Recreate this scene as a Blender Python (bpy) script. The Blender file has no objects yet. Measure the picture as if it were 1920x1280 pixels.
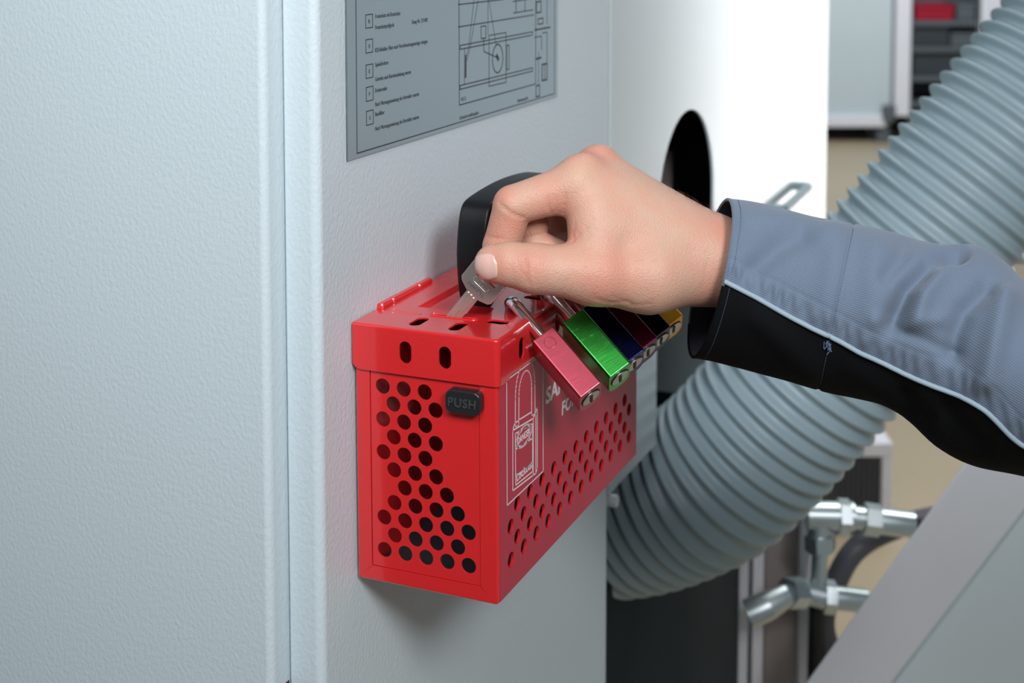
import bpy, bmesh, math, random
import numpy as np
from mathutils import Vector, Matrix
from mathutils.geometry import tessellate_polygon

random.seed(4); np.random.seed(4)
SC = bpy.context.scene
COL = SC.collection
PI = math.pi

# ------------------------------------------------------------------ camera
CAM_LOC = np.array([0.4144, -0.7301, 0.3875])
YAW, PITCH = 0.4063, -0.0776
FPX, SHY = 2753.7, -586.0
cam_data = bpy.data.cameras.new('camera')
cam_data.sensor_width = 36.0
cam_data.lens = FPX / 1920 * 36.0
cam_data.shift_y = SHY / 1920
cam_data.clip_start, cam_data.clip_end = 0.02, 100
cam_data.dof.use_dof = True
cam_data.dof.focus_distance = 0.838
cam_data.dof.aperture_fstop = 9.5
cam = bpy.data.objects.new('camera', cam_data)
RC = Matrix.Rotation(YAW, 3, 'Z') @ Matrix.Rotation(PI / 2 + PITCH, 3, 'X')
cam.matrix_world = Matrix.Translation(CAM_LOC) @ RC.to_4x4()
COL.objects.link(cam)
SC.camera = cam

# ------------------------------------------------------------------ world, lights, exposure
w = bpy.data.worlds.new('hall_light'); SC.world = w; w.use_nodes = True
wb = w.node_tree.nodes['Background']
wb.inputs['Color'].default_value = (0.72, 0.87, 0.97, 1); wb.inputs['Strength'].default_value = 0.14
def area(name, loc, target, sx, sy, power, color):
    l = bpy.data.lights.new(name, 'AREA'); l.shape = 'RECTANGLE'; l.size, l.size_y = sx, sy
    l.energy = power; l.color = color
    o = bpy.data.objects.new(name, l); o.location = loc
    o.rotation_euler = (Vector(target) - Vector(loc)).to_track_quat('-Z', 'Y').to_euler()
    COL.objects.link(o); return o
l = area('softbox_overhead', (0.26, -0.88, 0.98), (-0.1, -0.02, 0.42), 0.5, 0.5, 3.0, (0.97, 0.99, 1.0)); l.data.spread = math.radians(95)
l = area('softbox_side', (1.05, -0.95, 0.98), (0.0, 0.2, 0.26), 0.35, 0.35, 6.6, (1.0, 0.965, 0.975)); l.data.spread = math.radians(110)
area('panel_reflection_light', (0.93, 5.0, 0.3), (0.8, 0.0, 0.3), 0.54, 2.4, 15, (0.94, 0.97, 1.0))  # unseen light added so that the cover panel reflects a bright band
area('hall_ceiling_lamp', (-0.15, 3.4, 3.0), (0.1, 2.6, 0), 1.2, 3.0, 30, (0.93, 0.97, 1.0))
l = area('hall_ceiling_lamp_near', (1.0, 2.5, 3.0), (0.85, 2.3, -0.9), 1.0, 1.2, 18, (1.0, 0.98, 0.94)); l.data.spread = math.radians(74)
area('far_cabinet_fill', (-0.2, 5.6, 1.7), (-1.0, 8.2, -0.1), 1.2, 0.6, 70, (0.95, 0.98, 1.0))  # unseen fill light, added to brighten the front of the far cabinet
SC.view_settings.view_transform = 'Standard'
SC.view_settings.look = 'None'
SC.view_settings.gamma = 1.0
SC.view_settings.use_curve_mapping = False
SC.view_settings.exposure = 0.0

# ------------------------------------------------------------------ helpers
RCn = np.array(RC)
def at(u, v, d):
    """world point seen at photo pixel (u, v) at true distance d along the optical axis"""
    return CAM_LOC + RCn @ np.array([(u - 960) / FPX * d, -(v - 640 - SHY) / FPX * d, -d])
def ray(u, v):
    return RCn @ np.array([(u - 960) / FPX, -(v - 640 - SHY) / FPX, -1.0])
def on_x(u, v, x):
    d = ray(u, v); return CAM_LOC + d * (x - CAM_LOC[0]) / d[0]
def on_z(u, v, z):
    d = ray(u, v); return CAM_LOC + d * (z - CAM_LOC[2]) / d[2]

def lin(r, g, b):
    f = lambda c: (c / 255 / 12.92) if c / 255 <= 0.04045 else ((c / 255 + 0.055) / 1.055) ** 2.4
    return (f(r), f(g), f(b), 1)

def mat(name, col, rough=0.5, metal=0.0, coat=0.0, coat_rough=0.05, spec=0.5, bump=None, var=0.0, vscale=8, sss=0, ior=1.5):
    m = bpy.data.materials.new(name); m.use_nodes = True
    nt = m.node_tree; b = nt.nodes['Principled BSDF']
    b.inputs['Base Color'].default_value = col
    b.inputs['Roughness'].default_value = rough
    b.inputs['Metallic'].default_value = metal
    b.inputs['Coat Weight'].default_value = coat
    b.inputs['Coat Roughness'].default_value = coat_rough
    b.inputs['Specular IOR Level'].default_value = spec
    b.inputs['IOR'].default_value = ior
    tc = nt.nodes.new('ShaderNodeTexCoord')
    if var:
        n = nt.nodes.new('ShaderNodeTexNoise'); n.inputs['Scale'].default_value = vscale; n.inputs['Detail'].default_value = 4
        nt.links.new(tc.outputs['Object'], n.inputs['Vector'])
        mx = nt.nodes.new('ShaderNodeMix'); mx.data_type = 'RGBA'
        mx.inputs['A'].default_value = tuple(c * (1 - var) for c in col[:3]) + (1,)
        mx.inputs['B'].default_value = tuple(min(1, c * (1 + var)) for c in col[:3]) + (1,)
        nt.links.new(n.outputs['Fac'], mx.inputs['Factor']); nt.links.new(mx.outputs['Result'], b.inputs['Base Color'])
    if bump:
        sc, dist, stretch = bump
        mp = nt.nodes.new('ShaderNodeMapping'); mp.inputs['Scale'].default_value = stretch
        n2 = nt.nodes.new('ShaderNodeTexNoise'); n2.inputs['Scale'].default_value = sc; n2.inputs['Detail'].default_value = 3
        bp = nt.nodes.new('ShaderNodeBump'); bp.inputs['Strength'].default_value = 1.0; bp.inputs['Distance'].default_value = dist
        nt.links.new(tc.outputs['Object'], mp.inputs['Vector']); nt.links.new(mp.outputs['Vector'], n2.inputs['Vector'])
        nt.links.new(n2.outputs['Fac'], bp.inputs['Height']); nt.links.new(bp.outputs['Normal'], b.inputs['Normal'])
        if coat: nt.links.new(bp.outputs['Normal'], b.inputs['Coat Normal'])
    return m

WM = {}   # world matrices of created roots
def tag(o, label=None, cat=None, group=None, kind=None):
    if label: o['label'] = label
    if cat: o['category'] = cat
    if group: o['group'] = group
    if kind: o['kind'] = kind
    return o
def empty(name, M, label, cat, group=None):
    o = bpy.data.objects.new(name, None); COL.objects.link(o)
    o.matrix_world = M; WM[o.name] = M.copy(); o.empty_display_size = 0.02
    return tag(o, label, cat, group)
def link(name, me, m, parent=None, M=None):
    """M: matrix relative to parent (or world)"""
    o = bpy.data.objects.new(name, me)
    if m is not None and len(me.materials) == 0: me.materials.append(m)
    COL.objects.link(o)
    if parent is not None: o.parent = parent
    if M is not None: o.matrix_local = M
    return o
def finish(me, smooth=True, ang=35):
    """smooth shading; below the angle limit corner normals are weighted by face area so that flats stay flat"""
    if smooth:
        me.polygons.foreach_set('use_smooth', [True] * len(me.polygons))
        me.update()
        if ang and len(me.polygons) < 20000:
            nf = len(me.polygons); nl = len(me.loops)
            N = np.empty(nf * 3); me.polygons.foreach_get('normal', N); N = N.reshape(-1, 3)
            A = np.empty(nf); me.polygons.foreach_get('area', A)
            lv = np.empty(nl, int); me.loops.foreach_get('vertex_index', lv)
            tot = np.empty(nf, int); me.polygons.foreach_get('loop_total', tot)
            lf = np.repeat(np.arange(nf), tot)
            order = np.argsort(lv, kind='stable'); out = np.zeros((nl, 3)); ca = math.cos(math.radians(ang))
            bounds = np.searchsorted(lv[order], np.arange(len(me.vertices) + 1))
            for v in range(len(me.vertices)):
                li = order[bounds[v]:bounds[v + 1]]
                if len(li) == 0: continue
                n = N[lf[li]]; w_ = (n @ n.T > ca) * (A[lf[li]] ** 1.5)[None, :]
                out[li] = w_ @ n
            L = np.linalg.norm(out, axis=1)[:, None]; out = np.where(L > 1e-20, out / np.maximum(L, 1e-20), N[lf])
            me.normals_split_custom_set(out.tolist())
    me.update(); return me
def mesh(name, V, F, smooth=True, ang=35):
    me = bpy.data.meshes.new(name); me.from_pydata([tuple(map(float, v)) for v in V], [], [list(map(int, f)) for f in F]); me.update()
    return finish(me, smooth, ang)
def bm_mesh(name, bm, smooth=True, ang=35):
    bmesh.ops.recalc_face_normals(bm, faces=bm.faces)
    me = bpy.data.meshes.new(name); bm.to_mesh(me); bm.free(); return finish(me, smooth, ang)
def add_box(bm, lo, hi, bevel=0, seg=2, M=None):
    r = bmesh.ops.create_cube(bm, size=1.0)
    lo, hi = Vector(lo), Vector(hi); c = (lo + hi) / 2; s = hi - lo
    for v in r['verts']: v.co = Vector((v.co.x * s.x, v.co.y * s.y, v.co.z * s.z)) + c
    vs = r['verts']
    if bevel:
        es = list({e for v in vs for e in v.link_edges})
        out = bmesh.ops.bevel(bm, geom=es, offset=bevel, segments=seg, affect='EDGES', profile=0.5)
        vs = list({v for f in out['faces'] for v in f.verts} | {v for v in vs if v.is_valid})
    if M is not None: bmesh.ops.transform(bm, matrix=M, verts=vs)
    return vs
def box_me(name, lo, hi, bevel=0.0, seg=2, M=None):
    bm = bmesh.new(); add_box(bm, lo, hi, bevel, seg, M); return bm_mesh(name, bm)
def frame_of(d):
    d = np.asarray(d, float); d = d / np.linalg.norm(d)
    a = np.array([0, 0, 1.]) if abs(d[2]) < 0.9 else np.array([1., 0, 0])
    x = np.cross(a, d); x /= np.linalg.norm(x); y = np.cross(d, x); return x, y, d
def tube(pts, rad, n=12, caps=True):
    """swept tube; rad scalar or per-point; returns V, F"""
    P = np.array(pts, float); m = len(P)
    R = np.full(m, rad) if np.isscalar(rad) else np.array(rad, float)
    T = np.gradient(P, axis=0); T /= np.linalg.norm(T, axis=1)[:, None] + 1e-12
    x, y, _ = frame_of(T[0]); V = []; F = []
    for i in range(m):
        x = x - T[i] * np.dot(x, T[i]); x /= np.linalg.norm(x); y = np.cross(T[i], x)
        for k in range(n):
            a = 2 * PI * k / n; V.append(P[i] + R[i] * (math.cos(a) * x + math.sin(a) * y))
    for i in range(m - 1):
        for k in range(n):
            F.append([i * n + k, i * n + (k + 1) % n, (i + 1) * n + (k + 1) % n, (i + 1) * n + k])
    if caps:
        F.append(list(range(n))[::-1]); F.append([(m - 1) * n + k for k in range(n)])
    return V, F
def merge(parts):
    V, F = [], []
    for v, f in parts:
        o = len(V); V += list(v); F += [[i + o for i in q] for q in f]
    return V, F
def catmull(P, n):
    P = np.array(P, float); P = np.vstack([2 * P[0] - P[1], P, 2 * P[-1] - P[-2]]); out = []
    m = len(P) - 3
    for t in np.linspace(0, m - 1e-9, n):
        i = int(t); s = t - i; a, b, c, d = P[i:i + 4]
        out.append(0.5 * (2 * b + (c - a) * s + (2 * a - 5 * b + 4 * c - d) * s * s + (3 * b - a - 3 * c + d) * s ** 3))
    return np.array(out)
def plate(name, outline, holes, thick, bevel=0.0, fn=None, bres=1):
    """flat sheet with real holes from a filled 2D curve; local x,y outline, z thickness 0..thick; fn maps (x,y,z)->3D"""
    cu = bpy.data.curves.new('c', 'CURVE'); cu.dimensions = '2D'; cu.fill_mode = 'BOTH'
    cu.extrude = max(thick / 2 - bevel, 0); cu.bevel_depth = bevel; cu.bevel_resolution = bres; cu.offset = -bevel
    for poly in [outline] + list(holes):
        sp = cu.splines.new('POLY'); sp.points.add(len(poly) - 1)
        for p, q in zip(sp.points, poly): p.co = (q[0], q[1], 0, 1)
        sp.use_cyclic_u = True
    o = bpy.data.objects.new('t', cu); me = bpy.data.meshes.new_from_object(o)
    bpy.data.objects.remove(o); bpy.data.curves.remove(cu); me.name = name
    me.materials.clear()
    for v in me.vertices:
        p = (v.co.x, v.co.y, v.co.z + thick / 2)
        v.co = fn(*p) if fn else p
    bm = bmesh.new(); bm.from_mesh(me); bmesh.ops.remove_doubles(bm, verts=bm.verts, dist=1e-6)
    bmesh.ops.recalc_face_normals(bm, faces=bm.faces); bm.to_mesh(me); bm.free()
    return finish(me)
def circ(x, y, r, n=20, ry=None):
    ry = ry or r
    return [(x + r * math.cos(2 * PI * k / n), y + ry * math.sin(2 * PI * k / n)) for k in range(n)]
def stadium(x, y, hx, hy, n=8):
    r = min(hx, hy); out = []
    cx, cy = hx - r, hy - r
    for q, (sx, sy) in enumerate(((1, 1), (-1, 1), (-1, -1), (1, -1))):
        for k in range(n + 1):
            a = PI / 2 * q + PI / 2 * k / n
            out.append((x + sx * cx + r * math.cos(a), y + sy * cy + r * math.sin(a)))
    res = [out[0]]
    for p in out[1:]:
        if abs(p[0] - res[-1][0]) + abs(p[1] - res[-1][1]) > 1e-7: res.append(p)
    return res
def rrect(x0, y0, x1, y1, r, n=5):
    out = []
    for q, (cx, cy) in enumerate(((x1 - r, y1 - r), (x0 + r, y1 - r), (x0 + r, y0 + r), (x1 - r, y0 + r))):
        for k in range(n + 1):
            a = PI / 2 * q + PI / 2 * k / n; out.append((cx + r * math.cos(a), cy + r * math.sin(a)))
    return out
def text_me(name, s, thick=0.0001, bold=0.0, spacing=1.0):
    """text mesh normalised so that x spans 0..1 and y is in cap heights (0..1)"""
    cu = bpy.data.curves.new('t', 'FONT'); cu.body = s; cu.size = 1; cu.offset = bold; cu.space_character = spacing
    cu.extrude = 0.5; cu.resolution_u = 3
    o = bpy.data.objects.new('t', cu); me = bpy.data.meshes.new_from_object(o)
    bpy.data.objects.remove(o); bpy.data.curves.remove(cu); me.name = name; me.materials.clear()
    xs = [v.co.x for v in me.vertices]; x0, x1 = min(xs), max(xs)
    for v in me.vertices:
        v.co = ((v.co.x - x0) / (x1 - x0), v.co.y / 0.73, (v.co.z + 0.5) * thick)
    return me
def map_me(me, fn):
    for v in me.vertices: v.co = fn(*v.co)
    bm = bmesh.new(); bm.from_mesh(me); bmesh.ops.recalc_face_normals(bm, faces=bm.faces); bm.to_mesh(me); bm.free()
    me.update(); return me
def join_me(name, mes):
    bm = bmesh.new()
    for me in mes: bm.from_mesh(me); bpy.data.meshes.remove(me)
    return bm_mesh(name, bm)
def stroke(P, wd, closed=False):
    """flat line band along 2D points, width wd: list of quads in 2D"""
    P = [np.array(p, float) for p in P]; n = len(P); out = []
    rng = range(n if closed else n - 1)
    for i in rng:
        a, b = P[i], P[(i + 1) % n]; d = b - a; L = np.linalg.norm(d)
        if L < 1e-9: continue
        d /= L; nrm = np.array([-d[1], d[0]]) * wd / 2; e = d * wd / 2 * 0.8
        out.append([a - e + nrm, a - e - nrm, b + e - nrm, b + e + nrm])
    return out
def strokes_me(name, quads, thick, fn):
    V, F = [], []
    for q in quads:
        o = len(V)
        for z in (0, thick):
            for p in q: V.append(fn(p[0], p[1], z))
        F += [[o, o + 1, o + 2, o + 3], [o + 4, o + 5, o + 6, o + 7]] + [[o + i, o + (i + 1) % 4, o + 4 + (i + 1) % 4, o + 4 + i] for i in range(4)]
    me = mesh(name, V, F, False)
    bm = bmesh.new(); bm.from_mesh(me); bmesh.ops.recalc_face_normals(bm, faces=bm.faces); bm.to_mesh(me); bm.free()
    return me
def boolean(me, cutters, op='DIFFERENCE'):
    """exact boolean of mesh with list of meshes, evaluated without operators"""
    o = bpy.data.objects.new('b', me); COL.objects.link(o); tmp = [o]
    for c in cutters:
        co = bpy.data.objects.new('k', c); COL.objects.link(co); tmp.append(co)
        md = o.modifiers.new('m', 'BOOLEAN'); md.operation = op; md.object = co; md.solver = 'EXACT'; md.use_self = True
    dg = bpy.context.evaluated_depsgraph_get(); dg.update()
    res = bpy.data.meshes.new_from_object(o.evaluated_get(dg))
    for t in tmp: bpy.data.objects.remove(t)
    return res
def prism(poly, z0, z1, fn=None):
    n = len(poly); V = [(p[0], p[1], z0) for p in poly] + [(p[0], p[1], z1) for p in poly]
    if fn: V = [fn(*v) for v in V]
    F = [list(range(n))[::-1], list(range(n, 2 * n))] + [[i, (i + 1) % n, n + (i + 1) % n, n + i] for i in range(n)]
    return V, F
def prism_me(name, poly, z0, z1, fn=None, smooth=True):
    me = mesh(name, *prism(poly, z0, z1, fn), smooth=False)
    bm = bmesh.new(); bm.from_mesh(me); bmesh.ops.recalc_face_normals(bm, faces=bm.faces); bm.to_mesh(me); bm.free()
    return finish(me, smooth, 35)
def arc(cx, cy, r, a0, a1, n=5):
    return [(cx + r * math.cos(math.radians(a0 + (a1 - a0) * k / n)), cy + r * math.sin(math.radians(a0 + (a1 - a0) * k / n))) for k in range(n + 1)]
def extrude_line(pts, z0, z1, thick=None):
    """vertical sheet along xy polyline"""
    n = len(pts); V = [(p[0], p[1], z0) for p in pts] + [(p[0], p[1], z1) for p in pts]
    return V, [[i, i + 1, n + i + 1, n + i] for i in range(n - 1)]
def I4(): return Matrix.Identity(4)

# ------------------------------------------------------------------ materials
M_paint = mat('cabinet_paint', (0.565, 0.665, 0.71, 1), 0.36, bump=(420, 0.00035, (1, 1, 0.75)), var=0.02, vscale=3)
M_paint2 = mat('cover_paint', (0.58, 0.67, 0.70, 1), 0.24, coat=1.0, coat_rough=0.16, bump=(300, 0.0001, (1, 1, 1)))
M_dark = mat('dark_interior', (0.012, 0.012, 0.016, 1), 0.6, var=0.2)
M_teal = mat('machine_teal', lin(26, 42, 50), 0.75, spec=0.2, var=0.1, vscale=5)
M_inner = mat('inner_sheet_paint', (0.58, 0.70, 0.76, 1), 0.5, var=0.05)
M_gasket = mat('black_gasket', (0.01, 0.01, 0.011, 1), 0.6, var=0.1)
M_red = mat('red_gloss_paint', (0.64, 0.018, 0.021, 1), 0.22, coat=0.8, coat_rough=0.04, bump=(260, 0.00006, (1, 1, 1)))
M_crim = mat('crimson_label_film', (0.50, 0.016, 0.050, 1), 0.36, spec=0.4, var=0.03, vscale=30)
M_white = mat('white_print', (0.86, 0.84, 0.87, 1), 0.5, var=0.03)
M_blackpl = mat('black_plastic', (0.006, 0.0065, 0.008, 1), 0.36, spec=0.3, bump=(1500, 0.0001, (1, 1, 1)))
M_button = mat('black_button_plastic', (0.016, 0.017, 0.019, 1), 0.22, bump=(900, 0.00008, (1, 1, 1)))
M_btext = mat('highlit_button_lettering', (0.045, 0.047, 0.05, 1), 0.3, var=0.2, vscale=400)  # paler than the button: the highlights on the letters are put into the colour
M_alu = mat('anodised_aluminium', (0.45, 0.55, 0.61, 1), 0.42, 0.65, bump=(900, 0.00003, (1, 0.05, 1)))
M_aluedge = mat('plate_edge', (0.20, 0.25, 0.26, 1), 0.4, 0.8, var=0.3, vscale=200)
M_ink = mat('dark_print', (0.018, 0.028, 0.033, 1), 0.5, var=0.1)
M_chrome = mat('chrome', (0.88, 0.88, 0.90, 1), 0.15, 1.0, bump=(60, 0.00003, (1, 1, 1)))
M_nickel = mat('nickel_key', (0.72, 0.68, 0.63, 1), 0.36, 0.9, bump=(500, 0.00004, (1, 1, 1)))
M_core = mat('lock_core_metal', (0.5, 0.48, 0.45, 1), 0.3, 1.0, var=0.1, vscale=200)
M_hose = mat('grey_hose_plastic', (0.35, 0.465, 0.52, 1), 0.33, var=0.05, vscale=20)
M_floor = mat('hall_floor', lin(180, 166, 140), 0.45, var=0.12, vscale=1.2)
M_steel = mat('brushed_steel', (0.78, 0.81, 0.86, 1), 0.36, 0.25, bump=(30, 0.0006, (1, 1, 1)))
M_zinc = mat('zinc_fitting', (0.58, 0.66, 0.68, 1), 0.36, 0.9, var=0.1, vscale=40)
M_rubber = mat('grey_rubber', lin(88, 88, 96), 0.5, var=0.1)
M_whitemetal = mat('white_metal', (0.82, 0.83, 0.90, 1), 0.4, var=0.03)
M_taupe = mat('taupe_sheet', lin(150, 142, 140), 0.5, var=0.06)
M_rack = mat('grey_rack', lin(92, 100, 106), 0.5, var=0.1)
M_shelfdark = mat('dark_boxes', lin(52, 60, 66), 0.6, var=0.2)
M_redbin = mat('red_bin', lin(165, 22, 48), 0.4, var=0.05)
M_wallp = mat('hall_wall', lin(200, 205, 205), 0.7, var=0.04)
M_green2 = mat('far_cabinet_paint', (0.58, 0.67, 0.71, 1), 0.4, var=0.03)

# brushed anodised padlock finish
def anod(name, col, rough=0.3):
    m = mat(name, col, rough, 1.0)
    nt = m.node_tree; b = nt.nodes['Principled BSDF']
    tc = nt.nodes.new('ShaderNodeTexCoord'); mp = nt.nodes.new('ShaderNodeMapping'); mp.inputs['Scale'].default_value = (90, 90, 3500)
    n = nt.nodes.new('ShaderNodeTexNoise'); n.inputs['Scale'].default_value = 1.0; n.inputs['Detail'].default_value = 3
    bp = nt.nodes.new('ShaderNodeBump'); bp.inputs['Distance'].default_value = 0.00008; bp.inputs['Strength'].default_value = 0.8
    nt.links.new(tc.outputs['Object'], mp.inputs['Vector']); nt.links.new(mp.outputs['Vector'], n.inputs['Vector'])
    nt.links.new(n.outputs['Fac'], bp.inputs['Height']); nt.links.new(bp.outputs['Normal'], b.inputs['Normal'])
    return m

# ================================================================== SETTING
FLZ = -0.92
floor_me = box_me('floor', (-6, -3, FLZ - 0.1), (9, 16, FLZ))
tag(link('floor', floor_me, M_floor), 'beige concrete hall floor', None, None, 'structure')
tag(link('wall_back', box_me('wall_back', (-6, 13.0, FLZ), (9, 13.2, 4.0)), M_wallp), None, None, None, 'structure')

# ------------------------------------------------------------------ machine cabinet
ZT = 0.9
cab = empty('machine_cabinet', Matrix.Translation((0, 0, FLZ)), 'pale grey-blue powder coated machine cabinet carrying the red box', 'cabinet')
CI = Matrix.Translation((0, 0, -FLZ))
# door, proud of the frame, its right edge rounded
xd = -0.0227; yf = -0.0376; yd = -0.0547; yr = 0.4424
door = [(-1.1, yd)] + arc(xd - 0.0045, yd + 0.0045, 0.0045, -90, 0) + [(xd, yf + 0.004)]
dback = [(xd - 0.002, yf + 0.004), (xd - 0.002, yd + 0.006), (-1.1, yd + 0.003)]
link('door_panel', prism_me('door_panel', door + dback, FLZ + 0.06, ZT), M_paint, cab, CI)
frame = [(xd + 0.0007, yf + 0.012), (xd + 0.0007, yf + 0.0012), (xd + 0.002, yf)] + arc(-0.0055, yf + 0.0055, 0.0055, -90, 0, 7) + \
        [(0, yr - 0.0025)] + arc(-0.002, yr - 0.002, 0.002, 0, 90, 3) + [(-0.03, yr), (-0.03, yr - 0.002), (-0.002, yr - 0.002), (-0.002, yf + 0.012)]
link('side_panel', prism_me('side_panel', frame, FLZ + 0.06, ZT), M_paint, cab, CI)
link('plinth', box_me('plinth', (-1.08, yf + 0.01, FLZ), (-0.02, 0.43, FLZ + 0.06)), M_teal, cab, CI)
link('body_core', box_me('body_core', (-1.09, yf + 0.013, FLZ + 0.06), (-0.10, 0.438, ZT - 0.002)), M_dark, cab, CI)
# black gasket corner showing at the foot of the door gap
gk = [(xd - 0.0035, -0.0515), (xd + 0.0005, -0.0487), (xd + 0.0005, -0.5), (xd - 0.0035, -0.5)]
link('gasket', prism_me('gasket', [(p[0] , p[1]) for p in gk], yd - 0.0006, yf, lambda x, y, z: (x, z, y)), M_gasket, cab, CI)
# cover panel beyond the seam, with an arched slot for the hose
zb = -0.1174; y0 = 0.4462; y1 = 1.387
sy0, sy1 = 0.5823, 0.777; rc = (sy1 - sy0) / 2; scz = 0.192 - rc
outl = [(y0, zb), (sy0, zb)] + [((sy0 + sy1) / 2 + rc * math.cos(PI - PI * k / 28), scz + rc * math.sin(PI - PI * k / 28)) for k in range(29)] + [(sy1, zb), (y1, zb), (y1, ZT), (y0, ZT)]
link('cover_panel', plate('cover_panel', outl, [], 0.003, 0.0012, lambda x, y, z: (z - 0.003, x, y), 3), M_paint2, cab, CI)
link('edge_return', box_me('edge_return', (-0.035, y1 - 0.003, zb), (-0.004, y1 - 0.0005, ZT)), M_paint2, cab, CI)
# inner dark chamber behind the slot
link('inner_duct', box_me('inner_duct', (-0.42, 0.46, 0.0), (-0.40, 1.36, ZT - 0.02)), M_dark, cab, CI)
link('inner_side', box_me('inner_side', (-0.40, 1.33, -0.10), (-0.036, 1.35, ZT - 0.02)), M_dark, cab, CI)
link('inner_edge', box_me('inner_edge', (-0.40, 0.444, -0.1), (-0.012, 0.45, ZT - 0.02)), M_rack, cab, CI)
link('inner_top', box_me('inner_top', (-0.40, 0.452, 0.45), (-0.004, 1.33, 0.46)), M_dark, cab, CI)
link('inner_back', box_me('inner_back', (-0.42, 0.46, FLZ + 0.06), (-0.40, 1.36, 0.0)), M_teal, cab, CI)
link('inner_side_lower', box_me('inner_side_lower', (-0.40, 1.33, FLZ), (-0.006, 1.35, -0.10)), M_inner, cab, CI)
fa, fb_ = on_x(1222, 350, -0.08), on_x(1262, 350, -0.08)
link('inner_flange', box_me('inner_flange', (-0.10, fa[1], 0.0), (-0.08, fb_[1], fa[2] + 0.03), 0.002), M_taupe, cab, CI)
# bolt under the lower edge and grab bracket on the cover
V, F = tube([(-0.004, 0.452, zb - 0.006), (0.006, 0.452, zb - 0.006)], 0.0055, 6)
link('bolt', mesh('bolt', V, F), M_steel, cab, CI)
pa, pb = on_x(1470, 392, 0.012), on_x(1516, 350, 0.012)
parts = [tube([pa, pb], 0.0055, 10)]
for p in (pa, pb): parts.append(tube([p, p * np.array([0, 1, 1])], 0.006, 8))
link('grab_bracket', mesh('grab_bracket', *merge(parts)), M_hose, cab, CI)

# ------------------------------------------------------------------ engraved sign plate
def sgn(y, z, h=0.0): return (0.0006 + h, y, z)
sign = empty('sign_plate', Matrix.Translation((0, 0.15, 0.2474)), 'anodised maintenance sign with engraved German text and diagram on the cabinet side', 'sign')
SI = sign.matrix_world.inverted()
PY0, PY1, PZ0, PZ1 = -0.0059, 0.3198, 0.2474, 0.47
link('plate_sheet', plate('plate_sheet', [(PY0, PZ0), (PY1, PZ0), (PY1, PZ1), (PY0, PZ1)], [], 0.0008, 0.0001, lambda x, y, z: (z + 0.0001, x, y)), M_alu, sign, SI)
PT = 0.0009
q = []
inner = [(0.0050, 0.2503), (0.3135, 0.2503), (0.3135, 0.467), (0.0050, 0.467)]
q += stroke(inner, 0.0007, True)
link('border_line', strokes_me('border_line', q, 0.00008, lambda y, z, h: (PT + h, y, z)), M_ink, sign, SI)
LET = [('B', 0.3218, 0.3295), ('D', 0.3073, 0.3150), ('E', 0.2925, 0.3003), ('F', 0.2791, 0.2872), ('G', 0.2650, 0.2732)]
for ch, za, zb_ in LET:
    q = stroke([(0.0164, za), (0.0246, za), (0.0246, zb_), (0.0164, zb_)], 0.00055, True)
    bx = strokes_me('letter_box', q, 0.00008, lambda y, z, h: (PT + h, y, z))
    t = text_me('t', ch); zc = (za + zb_) / 2
    map_me(t, lambda x, y, z: (PT + z, 0.0197 + x * 0.0016, zc - 0.0012 + y * 0.0024))
    link('letter_box', join_me('letter_box', [bx, t]), M_ink, sign, SI)
LINES = [('Umlauf der Schmierung prüfen', 0.0279, 0.3375, 0.05), ('Frostschutz mit Rostschutz', 0.0279, 0.3268, 0.0316), ('Frostschutzprüfgerät', 0.0278, 0.3203, 0.0236), ('Emag Nr. 271402', 0.0750, 0.3203, 0.0215),
         ('KSS-Behälter Filter nach Verschmutzungsanzeige reinigen', 0.0276, 0.3068, 0.0685), ('Späneförderer', 0.0275, 0.2983, 0.0166),
         ('Getriebe nach Betriebsanleitung warten', 0.0274, 0.2897, 0.0458), ('Drehverteiler', 0.0272, 0.2830, 0.0150), ('Nach Wartungsanweisung des Herstellers warten', 0.0271, 0.2748, 0.0568),
         ('Bandfilter', 0.0270, 0.2690, 0.0115), ('Nach Wartungsanweisung des Herstellers warten', 0.0269, 0.2604, 0.0568), ('Schmierstellenplan', 0.1428, 0.2520, 0.0305), ('Seitenansicht', 0.2409, 0.2520, 0.020), ('VLS', 0.1450, 0.2640, 0.008)]
for s, y, z, wd in LINES:
    t = text_me('text_line', s)
    map_me(t, lambda a, b, c: (PT + c, y + a * wd, z + b * 0.0026))
    link('text_line', t, M_ink, sign, SI)
# diagram
def onp(u, v): p = on_x(u, v, PT); return (p[1], p[2])
def px_line(*P): return [onp(*p) for p in P]
dz = lambda u, v: onp(840 + u / 5.332, v / 5.332)   # from the enlarged study
def dl(*P): return [dz(*p) for p in P]
q = []
W_ = 0.0008
fr = [(0.1428, 0.2618), (0.2755, 0.2618), (0.2755, 0.43), (0.1428, 0.43)]
q += stroke(fr, W_, True)
q += stroke(dl((103, 46), (550, -5)), W_) + stroke(dl((103, 270), (860, 148)), W_)
q += stroke(dl((122, 455), (845, 318), (845, 350), (122, 493)), W_, True)
q += stroke(dl((120, 855), (845, 678), (845, 710), (120, 893)), W_, True)
q += stroke(dl((262, -20), (205, 480), (180, 570)), 0.0005) + stroke(dl((305, -20), (222, 470), (190, 600)), 0.0005)
q += stroke(dl((165, 490), (165, 835)), 0.0005) + stroke(dl((178, 560), (176, 765)), 0.0022)
q += stroke(dl((330, 265), (378, 258), (378, 380), (332, 385)), W_, True) + stroke(dl((355, 385), (360, 515), (490, 575)), W_)
q += stroke(dl((410, 355), (580, 325), (580, 822), (410, 862)), 0.0007, True)
q += stroke([dz(496 + 52 * math.cos(a), 585 + 142 * math.sin(a) - 8 * math.cos(a)) for a in np.linspace(0, 2 * PI, 33)[:-1]], 0.0009, True)
q += stroke(dl((488, 560), (502, 590)), 0.003)
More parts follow.
